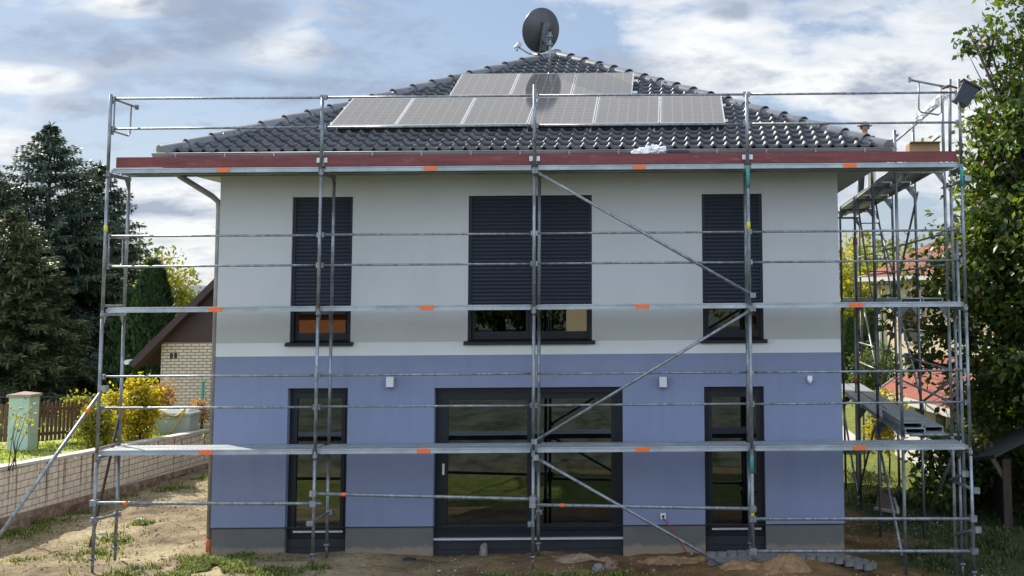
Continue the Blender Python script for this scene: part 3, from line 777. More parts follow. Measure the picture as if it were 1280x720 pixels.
DY = 4.35
base = at(687, 94, DY); base.z = EZ+SL*(DY-EY0); topm = at(687.5, 36, DY); bx = base.x
dish = thing('satellite_dish', 'dark round satellite dish on a short mast near the roof peak, seen from behind', 'satellite dish', base)
mb = MB(); mb.tube((topm.x,DY,base.z-.03), (topm.x,DY,topm.z), .027, 14); mb.build('mast', 'zinc', dish)
MB().tube((topm.x,DY,topm.z-.05), (topm.x,DY,topm.z+.02), .033, 14).build('mast_cap', 'black', dish)
mb = MB(); mb.lathe([(.11,0),(.10,.03),(.05,.06),(.03,.10)], (topm.x,DY,base.z-.02), 16); mb.build('roof_flashing', 'black', dish)
dc = at(676.5, 38, DY+.26)
face = Vector((-.66,.70,.24)).normalized()
sdv = face.cross(Vector((0,0,1))).normalized(); upv = sdv.cross(face)
AX = Matrix((sdv, upv, face)).transposed()
mb = MB(); RD = .405
pr = [(max(1e-4, RD*i/12), -.10*(1-(i/12)**2)) for i in range(13)] + [(RD+.008,.004),(RD+.008,.014),(RD-.006,.012)] + [(max(1e-4, RD*(12-i)/12-.004), -.10*(1-((12-i)/12)**2)+.008) for i in range(13)]
mb.lathe(pr, dc, 48, AX); ref = mb.build('reflector', 'dish', dish)
mc = Vector((topm.x, DY, topm.z-.27))
bk = dc-face*.11
mb = MB(); mb.obox((bk+Vector((0,0,-.10))), sdv, upv, face, (.07,.26,.02)); mb.beam(bk+sdv*.05-upv*.1, mc+Vector((0,0,.02)), .06, .12); mb.beam(bk-sdv*.05-upv*.1, mc+Vector((0,0,.02)), .03, .12)
mb.obox(mc+Vector((0,0,.13)), (1,0,0), (0,1,0), (0,0,1), (.05,.05,.015)); mb.obox(mc+Vector((0,0,-.02)), (1,0,0), (0,1,0), (0,0,1), (.05,.05,.015))
mb.build('bracket', 'zincdark', dish)
lowp = dc-upv*.40-face*.01
lnb = at(646, 58, lowp.y+.45)
mb = MB(); mb.path([bk-upv*.25, lowp-upv*.05, (lowp*.6+lnb*.4)-upv*.07, lnb], .016, 8); mb.build('arm', 'zinc', dish)
mb = MB(); dv = (dc-lnb).normalized(); mb.tube(lnb-dv*.05, lnb+dv*.06, .034, 12); mb.tube(lnb+dv*.06, lnb+dv*.10, .05, 12); mb.tube(lnb-Vector((0,0,.02)), lnb-Vector((0,0,.09)), .022, 8); mb.build('receiver', 'lampgrey', dish)

# ------------------------------------------------------------------ front scaffold
B, W = 3.07, .732
PX = [0, B, 2*B, 3*B, 4*B]
sc = thing('scaffold', 'galvanised scaffold with steel decks and red toe boards across the whole house front', 'scaffold', (6.14, .36, .385))
GZb = [ground_z(x, 0) for x in PX]; GZr = [ground_z(x, W) for x in PX]
TR = .0242
TOPZ = [at(137,118,0).z, at(402,122,0).z, at(666,106,0).z, at(931,118,0).z, at(1200,99,0).z]
def frame_mb(x, z0, z1, gf=None, gr=None):
    mb = MB(); a = z0 if gf is None else gf; b = z0 if gr is None else gr
    mb.tube((x,0,a),(x,0,z1-.12),TR,12); mb.tube((x,W,b),(x,W,z1-.12),TR,12)
    mb.beam((x,-.02,z1-.06-.0),(x,W+.02,z1-.06),.05,.045)
    mb.tube((x,0,z1-.125),(x,0,z1+.10),TR*.88,12); mb.tube((x,W,z1-.125),(x,W,z1+.10),TR*.88,12)
    for y, s in ((0,1),(W,-1)): mb.add([(x-.006,y+s*.02,z1-.085),(x-.006,y+s*.14,z1-.085),(x-.006,y+s*.02,z1-.25),(x+.006,y+s*.02,z1-.085),(x+.006,y+s*.14,z1-.085),(x+.006,y+s*.02,z1-.25)], [(0,1,2),(5,4,3),(0,3,4,1),(1,4,5,2),(2,5,3,0)])
    return mb
for i, x in enumerate(PX):
    for k in (1,2,3):
        fr = frame_mb(x, 2*k-2+.0, 2*k, GZb[i]+.18 if k == 1 else None, GZr[i]+.18 if k == 1 else None).build('frame', 'zinc', sc)
    mb = MB(); mb.tube((x,0,6.0),(x,0,TOPZ[i]),TR,12); mb.build('guard_post', 'zinc', sc)
    for y, g in ((0,GZb[i]),(W,GZr[i])):
        mb = MB(); mb.tube((x,y,g-.02),(x,y,g+.24),.019,10); mb.box((x-.075,y-.075,g-.02),(x+.075,y+.075,g-.008)); mb.tube((x,y,g+.165),(x,y,g+.2),.045,8); mb.build('base_jack', 'zincdark', sc)
    for k in (1,2,3):
        for dz in (.52, 1.0):
            if k == 3 and i == 2 and dz > .9: pass
    mb = MB()
    for zz in ZR if False else (): pass
# coloured bands on some posts
def band(x, y, z, h, m): MB().tube((x,y,z-h/2),(x,y,z+h/2),TR+.002,12).build('marker_band', m, sc)
YEL = mat('yellow tape', (.6,.5,.05), .6, 0, .2, 30); TEAL = mat('teal paint', (.03,.22,.2), .6, 0, .3, 20)
MT['yel'] = YEL; MT['teal'] = TEAL
band(PX[0],0,at(133,286,0).z,.09,'yel'); band(PX[3],0,at(935,282,0).z,.11,'yel'); band(PX[3],0,at(941,644,0).z,.09,'yel'); band(PX[3],0,at(940,580,0).z,.26,'teal'); band(PX[3],0,at(934,222,0).z,.3,'teal'); band(PX[4],0,at(1202,220,0).z,.3,'teal')
# decks
def deck_profile(w):
    return [(0,.035),(0,.020),(.006,.015),(.006,-.010),(0,-.016),(0,-.035),(.03,-.035),(.03,-.028),(.012,-.028),(.012,.024),(w-.012,.024),(w-.012,-.028),(w-.03,-.028),(w-.03,-.035),(w,-.035),(w,.035)]
def deck_mb(x0, x1, y, z, w=.30):
    mb = MB(); mb.extrude(deck_profile(w)[::-1], (x0,y,z), (0,1,0), (0,0,1), (x1-x0,0,0))
    # raised anti-slip rows
    x = x0+.06
    while x < x1-.06:
        mb.box((x, y+.03, z+.035), (x+.028, y+w-.03, z+.0385)); x += .07
    for xe, s in ((x0,-1),(x1,1)):
        for yy in (y+.05, y+w-.09): mb.box((min(xe,xe+s*.045), yy, z-.03), (max(xe,xe+s*.045), yy+.04, z+.02))
    return mb
STX = {3:(273,535,800,1067), 2:(268,533,803,1071), 1:(261,531,802,1071)}
for k in (1,2,3):
    for i in range(4):
        for j, y in enumerate((.045, .375)):
            d = deck_mb(PX[i]+.05, PX[i+1]-.05, y, 2*k).build('deck', 'deck', sc)
            if j == 0:
                xs_ = at(STX[k][i], 380, 0).x
                MB().box((xs_-.095,.041,2*k-.03),(xs_+.095,.0445,2*k+.03)).build('label_sticker', 'orange', d)
# guard rails
ZR = [(3, at(470,121.3,.05).z), (3, at(470,158.5,.05).z), (2, at(470,293.2,.05).z), (2, at(470,331,.05).z), (1, at(470,468.6,.05).z), (1, at(470,508,.05).z)]
def wedge(mb, x, y, z):
    mb.box((x-.02, y-.03, z-.035), (x+.02, y+.03, z+.035))
for k, z in ZR:
    for i in range(4):
        mb = MB(); dz = R.uniform(-.006,.006)
        mb.tube((PX[i]+.012,.05,z+dz),(PX[i+1]-.012,.05,z-dz),.0168,10)
        wedge(mb, PX[i]+.03, .045, z); wedge(mb, PX[i+1]-.03, .045, z)
        mb.build('guardrail', 'zinc', sc)
# lower ledgers with couplers and orange marks
for (u0_, v0_, u1_, v1_, mark) in [(112,629,402,629.5,157), (388,617,672,624,430), (664,631,946,636,703), (944,648.5,1218,648.5,None), (944,689,1223,689,None)]:
    a, b = at(u0_, v0_, -.05), at(u1_, v1_, -.05)
    mb = MB(); mb.tube(a, b, .0242, 12)
    for c_ in (a, b):
        px = min(PX, key=lambda q: abs(q-c_.x)); mb.obox((px,-.03,c_.z), (1,0,0),(0,1,0),(0,0,1),(.045,.05,.04)); 
    l = mb.build('ledger', 'zinc', sc)
    if mark:
        m_ = at(mark, v0_+(v1_-v0_)*(mark-u0_)/(u1_-u0_), -.05); MB().tube(m_-Vector((.03,0,0)), m_+Vector((.03,0,0)), .027, 12).build('marker_band', 'orange', l)
# diagonal braces
for (u0_, v0_, u1_, v1_) in [(669,214,941,369), (941,386,668,552), (670,572,918,714)]:
    a, b = at(u0_, v0_, -.055), at(u1_, v1_, -.055); mb = MB(); mb.tube(a, b, .0215, 12)
    for c_ in (a, b):
        mb.obox((c_.x, -.045, c_.z), (1,0,0),(0,1,0),(0,0,1), (.04,.05,.035))
    mb.build('diagonal_brace', 'zinc', sc)
# short transverse tubes near the feet
for i, (u, v, u2, v2) in enumerate([(118,650,146,643), (388,654,412,640), (664,655,674,640)]):
    a = at(u, v, -.03); b = at(u2, v2, W); mb = MB(); mb.tube(a+Vector((-.02,-.08,0)), b+Vector((0,.05,0)), .02, 10); mb.obox(a,(1,0,0),(0,1,0),(0,0,1),(.045,.04,.035)); mb.obox(b,(1,0,0),(0,1,0),(0,0,1),(.045,.04,.035)); mb.build('transom_tube', 'zinc', sc)
# red toe boards and their clamps
zt0 = 6.045
for i in range(4):
    x0, x1 = PX[i]+(.03 if i else .09), PX[i+1]-(.03 if i < 3 else .05)
    MB().box((x0,.052,zt0),(x1,.082,zt0+.15)).build('toe_board', 'redboard', sc)
for x in PX[1:4]:
    mb = MB(); mb.box((x-.075,.03,zt0+.05),(x-.028,.051,zt0+.12)); mb.box((x+.028,.03,zt0+.05),(x+.075,.051,zt0+.12)); mb.build('toe_board_clamp', 'lampgrey', sc)
# end guards, left side: bent tube loops between front and rear
def loop(pts, r=.0165): return MB().path(pts, r, 8)
x = PX[0]
zt, zm = ZR[0][1], ZR[1][1]
mb = loop([(x,.02,zt+.005),(x+.02,.85,zt+.0)]); mb.path([(x+.005,.12,zt),(x+.005,.12,zm+.02),(x+.005,.17,zm-.03),(x+.01,.62,zm-.03),(x+.01,.68,zm+.02),(x+.01,.68,zt)], .0135, 8); wedge(mb, x+.02,.86,zt); wedge(mb,x,.03,zt-.04); wedge(mb,x+.01,.05,zm-.05); mb.build('end_guard', 'zinc', sc)
zt, zm = ZR[2][1], ZR[3][1]
mb = loop([(x,.02,zt),(x,W,zt)]); mb.path([(x,.12,zt),(x,.12,zm+.07),(x,.17,zm+.03),(x,.55,zm+.03),(x,.6,zm+.07),(x,.6,zt)], .0135, 8); mb.build('end_guard', 'zinc', sc)
for z_ in (2.06, 4.06): MB().tube((x,.0,z_),(x,W,z_),.018,8).build('end_rail', 'zinc', sc)
# props on the left
a = at(129,486,-.06); b = at(-8,679,-1.9)
mb = MB(); mb.tube(a, b, .0242, 12); mb.obox(a,(1,0,0),(0,1,0),(0,0,1),(.06,.05,.04)); pr_ = mb.build('raking_prop', 'zinc', sc)
m_ = a.lerp(b, .155); d_ = (b-a).normalized(); MB().tube(m_-d_*.05, m_+d_*.05, .0268, 12).build('marker_band', 'orange', pr_)
a = at(151,512,W+.03); b = at(113,684,.35); b.z = max(b.z, ground_z(b.x,b.y))
mb = MB(); mb.tube(a, b, .02, 10); mb.build('raking_prop', 'darkwood', sc)

# ------------------------------------------------------------------ side scaffold on the right
ss = thing('scaffold', 'side scaffold running back along the right house wall, seen end on', 'scaffold', (11.5, .9, .1))
SB = 2.82; SY0 = .92
def sp3(k, off, z, dy=0):            # side post k, off across the frame
    y = SY0+SB*k+dy; return Vector((11.485+.032*(y-.6)+off, y, z))
for k in range(5):
    for lv in (1,2,3):
        mb = MB(); top = 2*lv+.06
        for off in (0, W):
            g = ground_z(sp3(k,off,0).x, sp3(k,off,0).y)-.02
            z0 = g if lv == 1 else 2*lv-2+.06
            mb.tube(sp3(k,off,z0), sp3(k,off,top), TR, 12)
        mb.beam(sp3(k,0,top-.08), sp3(k,W,top-.08), .05, .045)
        for off, s in ((0,1),(W,-1)):
            p0 = sp3(k,off+s*.02,top-.10); mb.add([p0-Vector((0,.006,0)), p0+Vector((s*.13,-.006,0)), p0-Vector((0,.006,.17)), p0+Vector((0,.006,0)), p0+Vector((s*.13,.006,0)), p0+Vector((0,.006,-.17))], [(0,1,2),(5,4,3),(0,3,4,1),(1,4,5,2),(2,5,3,0)])
        mb.build('frame', 'zincdark' if k else 'zinc', ss)
    for off in ((0, W) if k < 2 else (W,)):
        mb = MB(); mb.tube(sp3(k,off,6.06), sp3(k,off,7.08 if off else 6.62), TR, 12); mb.build('guard_post', 'zinc', ss)
for k in range(4):
    for lv in (1,2,3):
        for j in (0,1):
            a, b = sp3(k,.04+j*.33,2*lv+.055,.06), sp3(k+1,.04+j*.33,2*lv+.055,-.06)
            mb = MB(); mb.extrude(deck_profile(.30), a, (1,0,0), (0,0,1), b-a); mb.build('deck', 'deck', ss)
        for zz in ((.58,1.04) if lv < 3 else (.52,1.0)):
            mb = MB(); mb.tube(sp3(k,W-.05,2*lv+zz), sp3(k+1,W-.05,2*lv+zz), .0168, 8); mb.build('guardrail', 'zinc', ss)
    if k < 1:
        mb = MB(); mb.tube(sp3(k,.05,6.55), sp3(k+1,.05,6.55), .0168, 8); mb.build('guardrail', 'zinc', ss)
for (k, z0, z1, off) in [(0,.35,1.95,-.05),(1,1.95,.4,-.05),(2,.3,1.95,-.05),(1,2.2,3.95,W+.05),(2,3.95,2.2,W+.05),(3,2.2,3.9,W+.05),(1,5.9,4.3,W+.05),(2,4.3,5.9,W+.05),(0,2.9,2.35,W+.05),(0,1.9,.35,W+.05)]:
    mb = MB(); mb.tube(sp3(k,off,z0), sp3(k+1,off,z1), .0205, 10); mb.build('diagonal_brace', 'zinc', ss)
# transverse tubes and clamps at the corner
for (u, v, u2, v2) in [(1190,601,1220,613), (1188,600,1206,592), (1186,233,1209,223), (1196,668,1222,662)]:
    a, b = at(u, v, .78), at(u2, v2, .06); mb = MB(); mb.tube(a, b, .0235, 10); mb.obox(b,(1,0,0),(0,1,0),(0,0,1),(.045,.05,.04)); mb.build('corner_tube', 'zinc', ss)
mb = MB(); mb.tube(at(1208,693,.72), at(1196,300,.72), TR, 12); mb.build('corner_post', 'zinc', ss)
# tilted end guard frame at the top corner
P_ = lambda u, v: at(u, v, .45)
mb = MB(); mb.path([P_(1136,99.5), P_(1187,109.5)], .018, 8); wedge(mb, P_(1137,99.7).x, .45, P_(1137,99.7).z)
mb.path([P_(1148.5,103), P_(1148.5,136), P_(1151,140), P_(1173,143.5), P_(1176,141), P_(1176,108)], .0125, 8); mb.build('end_guard', 'zinc', ss)
mb = MB(); mb.tube(at(1187.5,99,.45), at(1187.5,206,.45), TR, 12); mb.build('guard_post', 'zinc', ss)

# white-orange pole and ladder further back
pb = at(1070, 488, 9.3)
t = thing('marking_pole', 'slim white pole with red bands rising behind the side scaffold', 'pole', (pb.x, 9.3, .1))
a = Vector((pb.x, 9.3, .15)); b = Vector((at(1069,298,9.3).x, 9.3, at(1069,298,9.3).z))
MB().tube(a, b, .045, 12).build('shaft', 'offwhite', t)
for v in (302, 393, 476):
    z = at(1069, v, 9.3).z; q = a.lerp(b, (z-a.z)/(b.z-a.z)); MB().tube(q-Vector((0,0,.07)), q+Vector((0,0,.07)), .049, 12).build('band', 'orange', t)
ld = thing('ladder', 'steel ladder leaning inside the side scaffold between middle and top deck', 'ladder', sp3(2,.2,4.1))
la, lb = sp3(1,.1,4.1,1.2), sp3(2,.1,6.0,.4); sdv_ = Vector((.36,0,0))
for q in (Vector((0,0,0)), sdv_): MB().tube(la+q, lb+q, .017, 8).build('stile', 'zincdark', ld)
for i in range(1,8): MB().tube(la.lerp(lb,i/8), la.lerp(lb,i/8)+sdv_, .012, 6).build('rung', 'zincdark', ld)

# spare planks on the lower side deck
def plank(x, y0, y1, z, lab, w=.3):
    a, b = Vector((x, y0, z)), Vector((x+.032*(y1-y0), y1, z)); mb = MB(); mb.extrude(deck_profile(w), a, (1,0,0), (0,0,1), b-a)
    tag(mb.build('steel_plank', 'deck'), lab, 'scaffold plank')
zz = 2*1+.055+.035
plank(11.56, 1.05, 3.6, zz+.040, 'spare steel plank lying lowest of the stack on the lower side deck')
plank(11.54, 1.15, 3.5, zz+.113, 'spare steel plank on top of the stack on the lower side deck')
plank(11.90, 1.3, 4.0, zz+.040, 'spare steel plank beside the stack at the outer edge of the lower side deck', .28)
tag(MB().tube(at(1137,543.5,.95), at(1202,543.5,.95), .026, 10).build('steel_tube', 'zinc'), 'loose steel tube lying across the front end of the lower side deck', 'scaffold tube')

# things on the top deck
p = at(1156,191,.3); bz = 6.04
t = thing('cardboard_box', 'brown cardboard box on the top deck beside the right corner', 'box', (p.x, .4, bz))
ht = at(1156,179,.3).z
w2 = (at(1175,185,.3).x-at(1137,185,.3).x)/2
mb = MB(); 
mb.box((p.x-w2,.30,bz),(p.x+w2,.312,ht)); mb.box((p.x-w2,.588,bz),(p.x+w2,.60,ht)); mb.box((p.x-w2,.312,bz),(p.x-w2+.012,.588,ht)); mb.box((p.x+w2-.012,.312,bz),(p.x+w2,.588,ht)); mb.box((p.x-w2+.012,.312,bz),(p.x+w2-.012,.588,bz+.01))
mb.build('carton', 'card', t)
mb = MB(); mb.obox((p.x,.25,ht+.005),(1,0,0),(0,1,-.1),(0,.1,1),(w2,.055,.004)); mb.build('flap', 'card', t)
def crumple(name, pts, w, label, cat, m, seed, nn=9):
    """a loose crumpled sheet swept along points"""
    vs = []; fs = []; pts = [Vector(q) for q in pts]; mseg = 26
    for i in range(mseg+1):
        t = i/mseg*(len(pts)-1); k = min(int(t), len(pts)-2); c_ = pts[k].lerp(pts[k+1], t-k)
        for j in range(nn*2):
            a = 2*math.pi*j/(nn*2); ww = w*(.55+.45*math.sin(math.pi*(.08+.84*i/mseg)))
            d = Vector((0, math.cos(a), math.sin(a)))
            q = 1+.75*noise.noise(Vector((i*.33+seed, d.y*1.6, d.z*1.6)))+.35*noise.noise(Vector((i*.8+seed, d.y*4, d.z*4)))
            vs.append(c_+d*ww*q+Vector((.03*noise.noise(Vector((j*.7, i*.8, seed))),0,0)))
    n = nn*2
    fs = [(i*n+j, i*n+(j+1)%n, (i+1)*n+(j+1)%n, (i+1)*n+j) for i in range(mseg) for j in range(n)] + [tuple(range(n))[::-1], tuple(range(mseg*n, mseg*n+n))]
    return tag(MB().add(vs, fs, False).build(name, m), label, cat)
crumple('plastic_bag', [at(789,193.5,.22), at(805,190.5,.22), at(818,188,.22), at(832,187.5,.22)], .075, 'crumpled white plastic bag lying on the gutter above the red toe board', 'bag', 'white', 2)
tag(MB().box((at(834,189,.22).x,.2,at(834,191,.22).z),(at(861,189,.22).x,.25,at(834,188,.22).z)).build('spirit_level', 'black'), 'short black bar lying on the gutter next to the white bag', 'tool')
crumple('plastic_sheet', [at(1143,150,.9), at(1151,146,.8), at(1162,136,.7), at(1172,127,.6), at(1184,118,.5)], .075, 'crumpled white plastic sheet tied between the posts at the top right corner', 'plastic sheet', 'white', 6)
tc_ = at(1206,118,.05); t = thing('tub', 'dark plastic tub hanging tilted on the top right corner post', 'tub', tc_)
mb = MB(); ax, ay, az = Vector((.85,0,-.5)).normalized(), Vector((0,1,0)), Vector((.5,0,.85)).normalized()
pr = [(-.10,-.15),(.10,-.15),(.13,.15),(-.13,.15)]
def tubring(s, z): return [tc_+ax*(a*s)+ay*(b*s)+az*z for a, b in ((-.13,-.17),(.13,-.17),(.13,.17),(-.13,.17))]
r_a, r_b, r_c, r_d = tubring(.8,-.16), tubring(1,.13), tubring(.94,.13), tubring(.74,-.14)
mb.add(r_a+r_b+r_c+r_d, [(3,2,1,0)]+[(i,(i+1)%4,4+(i+1)%4,4+i) for i in range(4)]+[(4+i,4+(i+1)%4,8+(i+1)%4,8+i) for i in range(4)]+[(8+i,8+(i+1)%4,12+(i+1)%4,12+i) for i in range(4)]+[(12,13,14,15)])
mb.build('tub_body', 'navy', t)
mb = MB(); rr = tubring(1.06,.14); 
for i in range(4): mb.tube(rr[i], rr[(i+1)%4], .016, 8)
mb.build('rim', 'black', t)
mb = MB(); mb.path([at(1178,111,.02), at(1186,107,.02), at(1196,110,.0), tc_+az*.12-ax*.1], .018, 8); mb.build('strap', 'redboard', t)
p = at(1091,222,7.6)
tag(MB().box((p.x-.10,7.6,6.09),(p.x+.06,7.66,6.85)).build('leaning_board', 'cream'), 'pale board standing on the top side deck beside the worker', 'board')

# worker on the far part of the top side deck ---------------------------------
def person():
    fx, fy, fz = 12.17, 8.25, 6.095
    t = thing('person', 'worker in dark clothes and grey brimmed hat standing on the top side deck', 'person', (fx, fy, fz))
    J = {'pel':(0,0,.92,.125),'wai':(0,.0,1.06,.115),'che':(0,.0,1.27,.135),'nek':(0,.0,1.44,.055),'hb':(0,-.015,1.52,.062),'hm':(0,-.02,1.60,.082),'ht':(0,-.01,1.69,.062),
         'hl':(-.09,0,.88,.09),'kl':(-.10,-.02,.49,.06),'al':(-.11,.02,.09,.043),'tl':(-.12,-.15,.04,.035),
         'hr':(.09,0,.88,.09),'kr':(.10,-.03,.49,.06),'ar':(.11,.02,.09,.043),'tr':(.12,-.15,.04,.035),
         'sl':(-.18,0,1.37,.055),'el':(-.25,-.03,1.10,.043),'wl':(-.24,-.16,.88,.03),'fl':(-.235,-.20,.80,.028),
         'sr':(.18,0,1.37,.055),'er':(.25,-.03,1.10,.043),'wr':(.24,-.16,.88,.03),'fr':(.235,-.20,.80,.028)}
    E = [('pel','wai'),('wai','che'),('che','nek'),('nek','hb'),('hb','hm'),('hm','ht'),('pel','hl'),('hl','kl'),('kl','al'),('al','tl'),('pel','hr'),('hr','kr'),('kr','ar'),('ar','tr'),
         ('che','sl'),('sl','el'),('el','wl'),('wl','fl'),('che','sr'),('sr','er'),('er','wr'),('wr','fr')]
    names = list(J); idx = {n:i for i,n in enumerate(names)}
    def skin(name, sel, edges, m, grow=0, fing=False):
        ns = [n for n in names if n in sel]; ii = {n:i for i,n in enumerate(ns)}
        vs = [(fx+J[n][0], fy+J[n][1], fz+J[n][2]) for n in ns]; rs = [J[n][3]+grow for n in ns]; es = [(ii[a],ii[b]) for a,b in edges if a in ii and b in ii]
        if fing:
            for h, s in (('fl',-1),('fr',1)):
                if h not in ii: continue
                for q in range(4):
                    o_ = Vector((fx+J[h][0]+.0, fy+J[h][1]-.028+.018*q, fz+J[h][2])); k = len(vs); L = (.075,.088,.082,.062)[q]
                    vs += [tuple(o_+Vector((0,-.008,-.03))), tuple(o_+Vector((-s*.008,-.012,-.03-L*.55))), tuple(o_+Vector((-s*.022,-.006,-.03-L)))]; rs += [.0095,.0085,.0075]; es += [(ii[h],k),(k,k+1),(k+1,k+2)]
                k = len(vs); o_ = Vector((fx+J[h][0], fy+J[h][1]-.035, fz+J[h][2]+.02)); vs += [tuple(o_+Vector((-s*.01,-.02,-.02))), tuple(o_+Vector((-s*.015,-.045,-.06)))]; rs += [.011,.009]; es += [(ii[h],k),(k,k+1)]
        me = bpy.data.meshes.new(name); me.from_pydata(vs, es, []); o = bpy.data.objects.new(name, me); col.objects.link(o)
        md = o.modifiers.new('skin','SKIN'); md.use_smooth_shade = True
        for i, r in enumerate(rs): me.skin_vertices[0].data[i].radius = (r, r) if False else (r, r)
        root = ii.get('pel', 0); me.skin_vertices[0].data[root].use_root = True
        sb = o.modifiers.new('sub','SUBSURF'); sb.levels = sb.render_levels = 2
        me.materials.append(MT[m]); o.parent = t; o.matrix_parent_inverse = PW(t).inverted(); return o
    def mkskin(me): pass
    try:
        skin('body', set(names), E, 'skin', 0, True)
        skin('trousers', {'pel','hl','kl','al','hr','kr','ar'}, E, 'cloth', .016)
        skin('jacket', {'pel','wai','che','sl','el','wl','sr','er','wr'}, E, 'jacket', .018)
    except Exception as ex:
        print('SKIN FAIL', ex); raise
    b = MB(); b.sphere((fx-.032,fy-.098,fz+1.605),.011,8,6); b.sphere((fx+.032,fy-.098,fz+1.605),.011,8,6); b.build('eyes', 'white', t)
    b = MB(); b.add([(fx,fy-.10,fz+1.61),(fx-.016,fy-.10,fz+1.565),(fx+.016,fy-.10,fz+1.565),(fx,fy-.128,fz+1.57)], [(0,1,3),(0,3,2),(1,2,3)], True); b.build('nose', 'skin', t)
    b = MB(); b.box((fx-.025,fy-.099,fz+1.537),(fx+.025,fy-.09,fz+1.545)); b.build('mouth', 'cable', t)
    b = MB()
    for s in (-1,1): b.sphere((fx+s*.086,fy-.005,fz+1.595),.024,8,6,(1,1,1.3))
    b.build('ears', 'skin', t)
    b = MB(); b.lathe([(.0,.095),(.05,.09),(.08,.06),(.086,.0),(.084,-.05),(.07,-.06)], (fx,fy+.015,fz+1.625), 18); b.build('hair', 'hair', t)
    b = MB(); b.lathe([(.001,.085),(.055,.08),(.085,.06),(.094,.015),(.097,.0),(.165,-.012),(.167,-.018),(.09,-.006)], (fx,fy+.0,fz+1.655), 24); b.build('hat', 'felt', t)
    b = MB()
    for s in (-1,1): b.obox((fx+s*.115,fy-.06,fz+.035),(1,0,0),(0,1,0),(0,0,1),(.05,.135,.037))
    b.build('shoes', 'black', t)
    t.scale = (.97,.97,.955)
person()

# ------------------------------------------------------------------ garden wall on the left
gw = thing('garden_wall', 'low cream block wall with dark run stains and brown stone footing along the sandy strip', 'wall', (WX(3), 3, .4))
def ribbon(y0, y1, zb, zt, t0, t1, n=60):
    vs = []; fs = []
    for i in range(n+1):
        y = y0+(y1-y0)*i/n
        vs += [(WX(y)+t0,y,zb(y)),(WX(y)+t0,y,zt(y)),(WX(y)-t1,y,zt(y)),(WX(y)-t1,y,zb(y))]
    for i in range(n):
        a = 4*i; b = a+4; fs += [(a,b,b+1,a+1),(a+1,b+1,b+2,a+2),(a+2,b+2,b+3,a+3),(a+3,b+3,b,a)]
    fs += [(0,1,2,3),(4*n+3,4*n+2,4*n+1,4*n)]
    return MB().add(vs, fs)
ribbon(-5, 15, WZB, lambda y: WZT(y)-.05, 0, .22).build('blockwork', 'wallbrick', gw)
ribbon(-5, 15, lambda y: WZT(y)-.049, WZT, .025, .25).build('coping', 'coping', gw)
vs = []; fs = []; n, m = 240, 8
for i in range(n+1):
    y = -5+20*i/n
    for j in range(m+1):
        z = -.05+(WZB(y)-.002+.05)*j/m; q = .05+.05*frac_noise(y, z*2.2, 3.2)+.02*frac_noise(y, z, 12)
        vs.append((WX(y)+max(.004, q+(.03 if j < m else -.0)), y, z))
    vs.append((WX(y)-.1, y, WZB(y)-.002))
k_ = m+2
fs = [(i*k_+j, (i+1)*k_+j, (i+1)*k_+j+1, i*k_+j+1) for i in range(n) for j in range(m+1)]
MB().add(vs, fs, False).build('footing', 'stonebase', gw)

# gate pillar, picket fence, posts, bin with hose
p = atz(28,556,1.39); D_ = p.y-CAM.y; mw = D_/F_PX*cam.scale.x
hw = 12.5*D_/F_PX; hh = at(28,491,p.y).z-p.z
t = thing('gate_pillar', 'pale green rendered gate pillar with a flat brown cap on the lawn', 'pillar', p)
MB().box((p.x-hw,p.y-hw,p.z-.1),(p.x+hw,p.y+hw,p.z+hh-.07)).build('shaft', 'greenpaint', t)
mb = MB(); mb.box((p.x-hw-.04,p.y-hw-.04,p.z+hh-.069),(p.x+hw+.04,p.y+hw+.04,p.z+hh-.02)); mb.add([(p.x-hw-.03,p.y-hw-.03,p.z+hh-.02),(p.x+hw+.03,p.y-hw-.03,p.z+hh-.02),(p.x+hw+.03,p.y+hw+.03,p.z+hh-.02),(p.x-hw-.03,p.y+hw+.03,p.z+hh-.02),(p.x,p.y,p.z+hh+.03)],[(0,1,4),(1,2,4),(2,3,4),(3,0,4)]); mb.build('cap', 'pcap', t)
def picket(a, b, h, n, lab):
    a, b = Vector(a), Vector(b); d = b-a; t = thing('picket_fence', lab, 'fence', a)
    dn = d.normalized(); sd = Vector((dn.y,-dn.x,0))
    mb = MB(); mb.beam(a+Vector((0,0,h*.22)), b+Vector((0,0,h*.22)), .03, .06); mb.beam(a+Vector((0,0,h*.8)), b+Vector((0,0,h*.8)), .03, .06); mb.build('rail', 'fencewood', t)
    for i in range(n):
        q = a+d*((i+.5)/n)+sd*.028; hx = h*R.uniform(.96,1.03); w = .037
        vs = [q-dn*w+Vector((0,0,.04)), q+dn*w+Vector((0,0,.04)), q+dn*w+Vector((0,0,hx-.04)), q+Vector((0,0,hx)), q-dn*w+Vector((0,0,hx-.04))]
        vs += [v-sd*.02 for v in vs]
        mb = MB(); mb.add(vs, [(0,1,2,3,4),(9,8,7,6,5)]+[(i_,5+i_,5+(i_+1)%5,(i_+1)%5) for i_ in range(5)]); mb.build('picket', 'fencewood', t)
    for q in (a, b): 
        mb = MB(); mb.box((q.x-.045,q.y-.045,q.z-.1),(q.x+.045,q.y+.045,q.z+h*1.08)); mb.build('post', 'fencewood', t)
fy_ = p.y+.35
fl = at(-60,556,fy_); fl.z = p.z-.02; fr_ = at(15,556,fy_); fr_.z = p.z-.02
picket(fl, fr_, .78, 13, 'brown picket fence section left of the green gate pillar')
fl2 = at(44,556,fy_); fl2.z = p.z-.02; fr2 = at(158,548,fy_+3.2); fr2.z = lawn_z(fr2.x, fr2.y)
picket(fl2, fr2, .82, 24, 'brown picket fence section between green gate pillar and yellow shrubs')
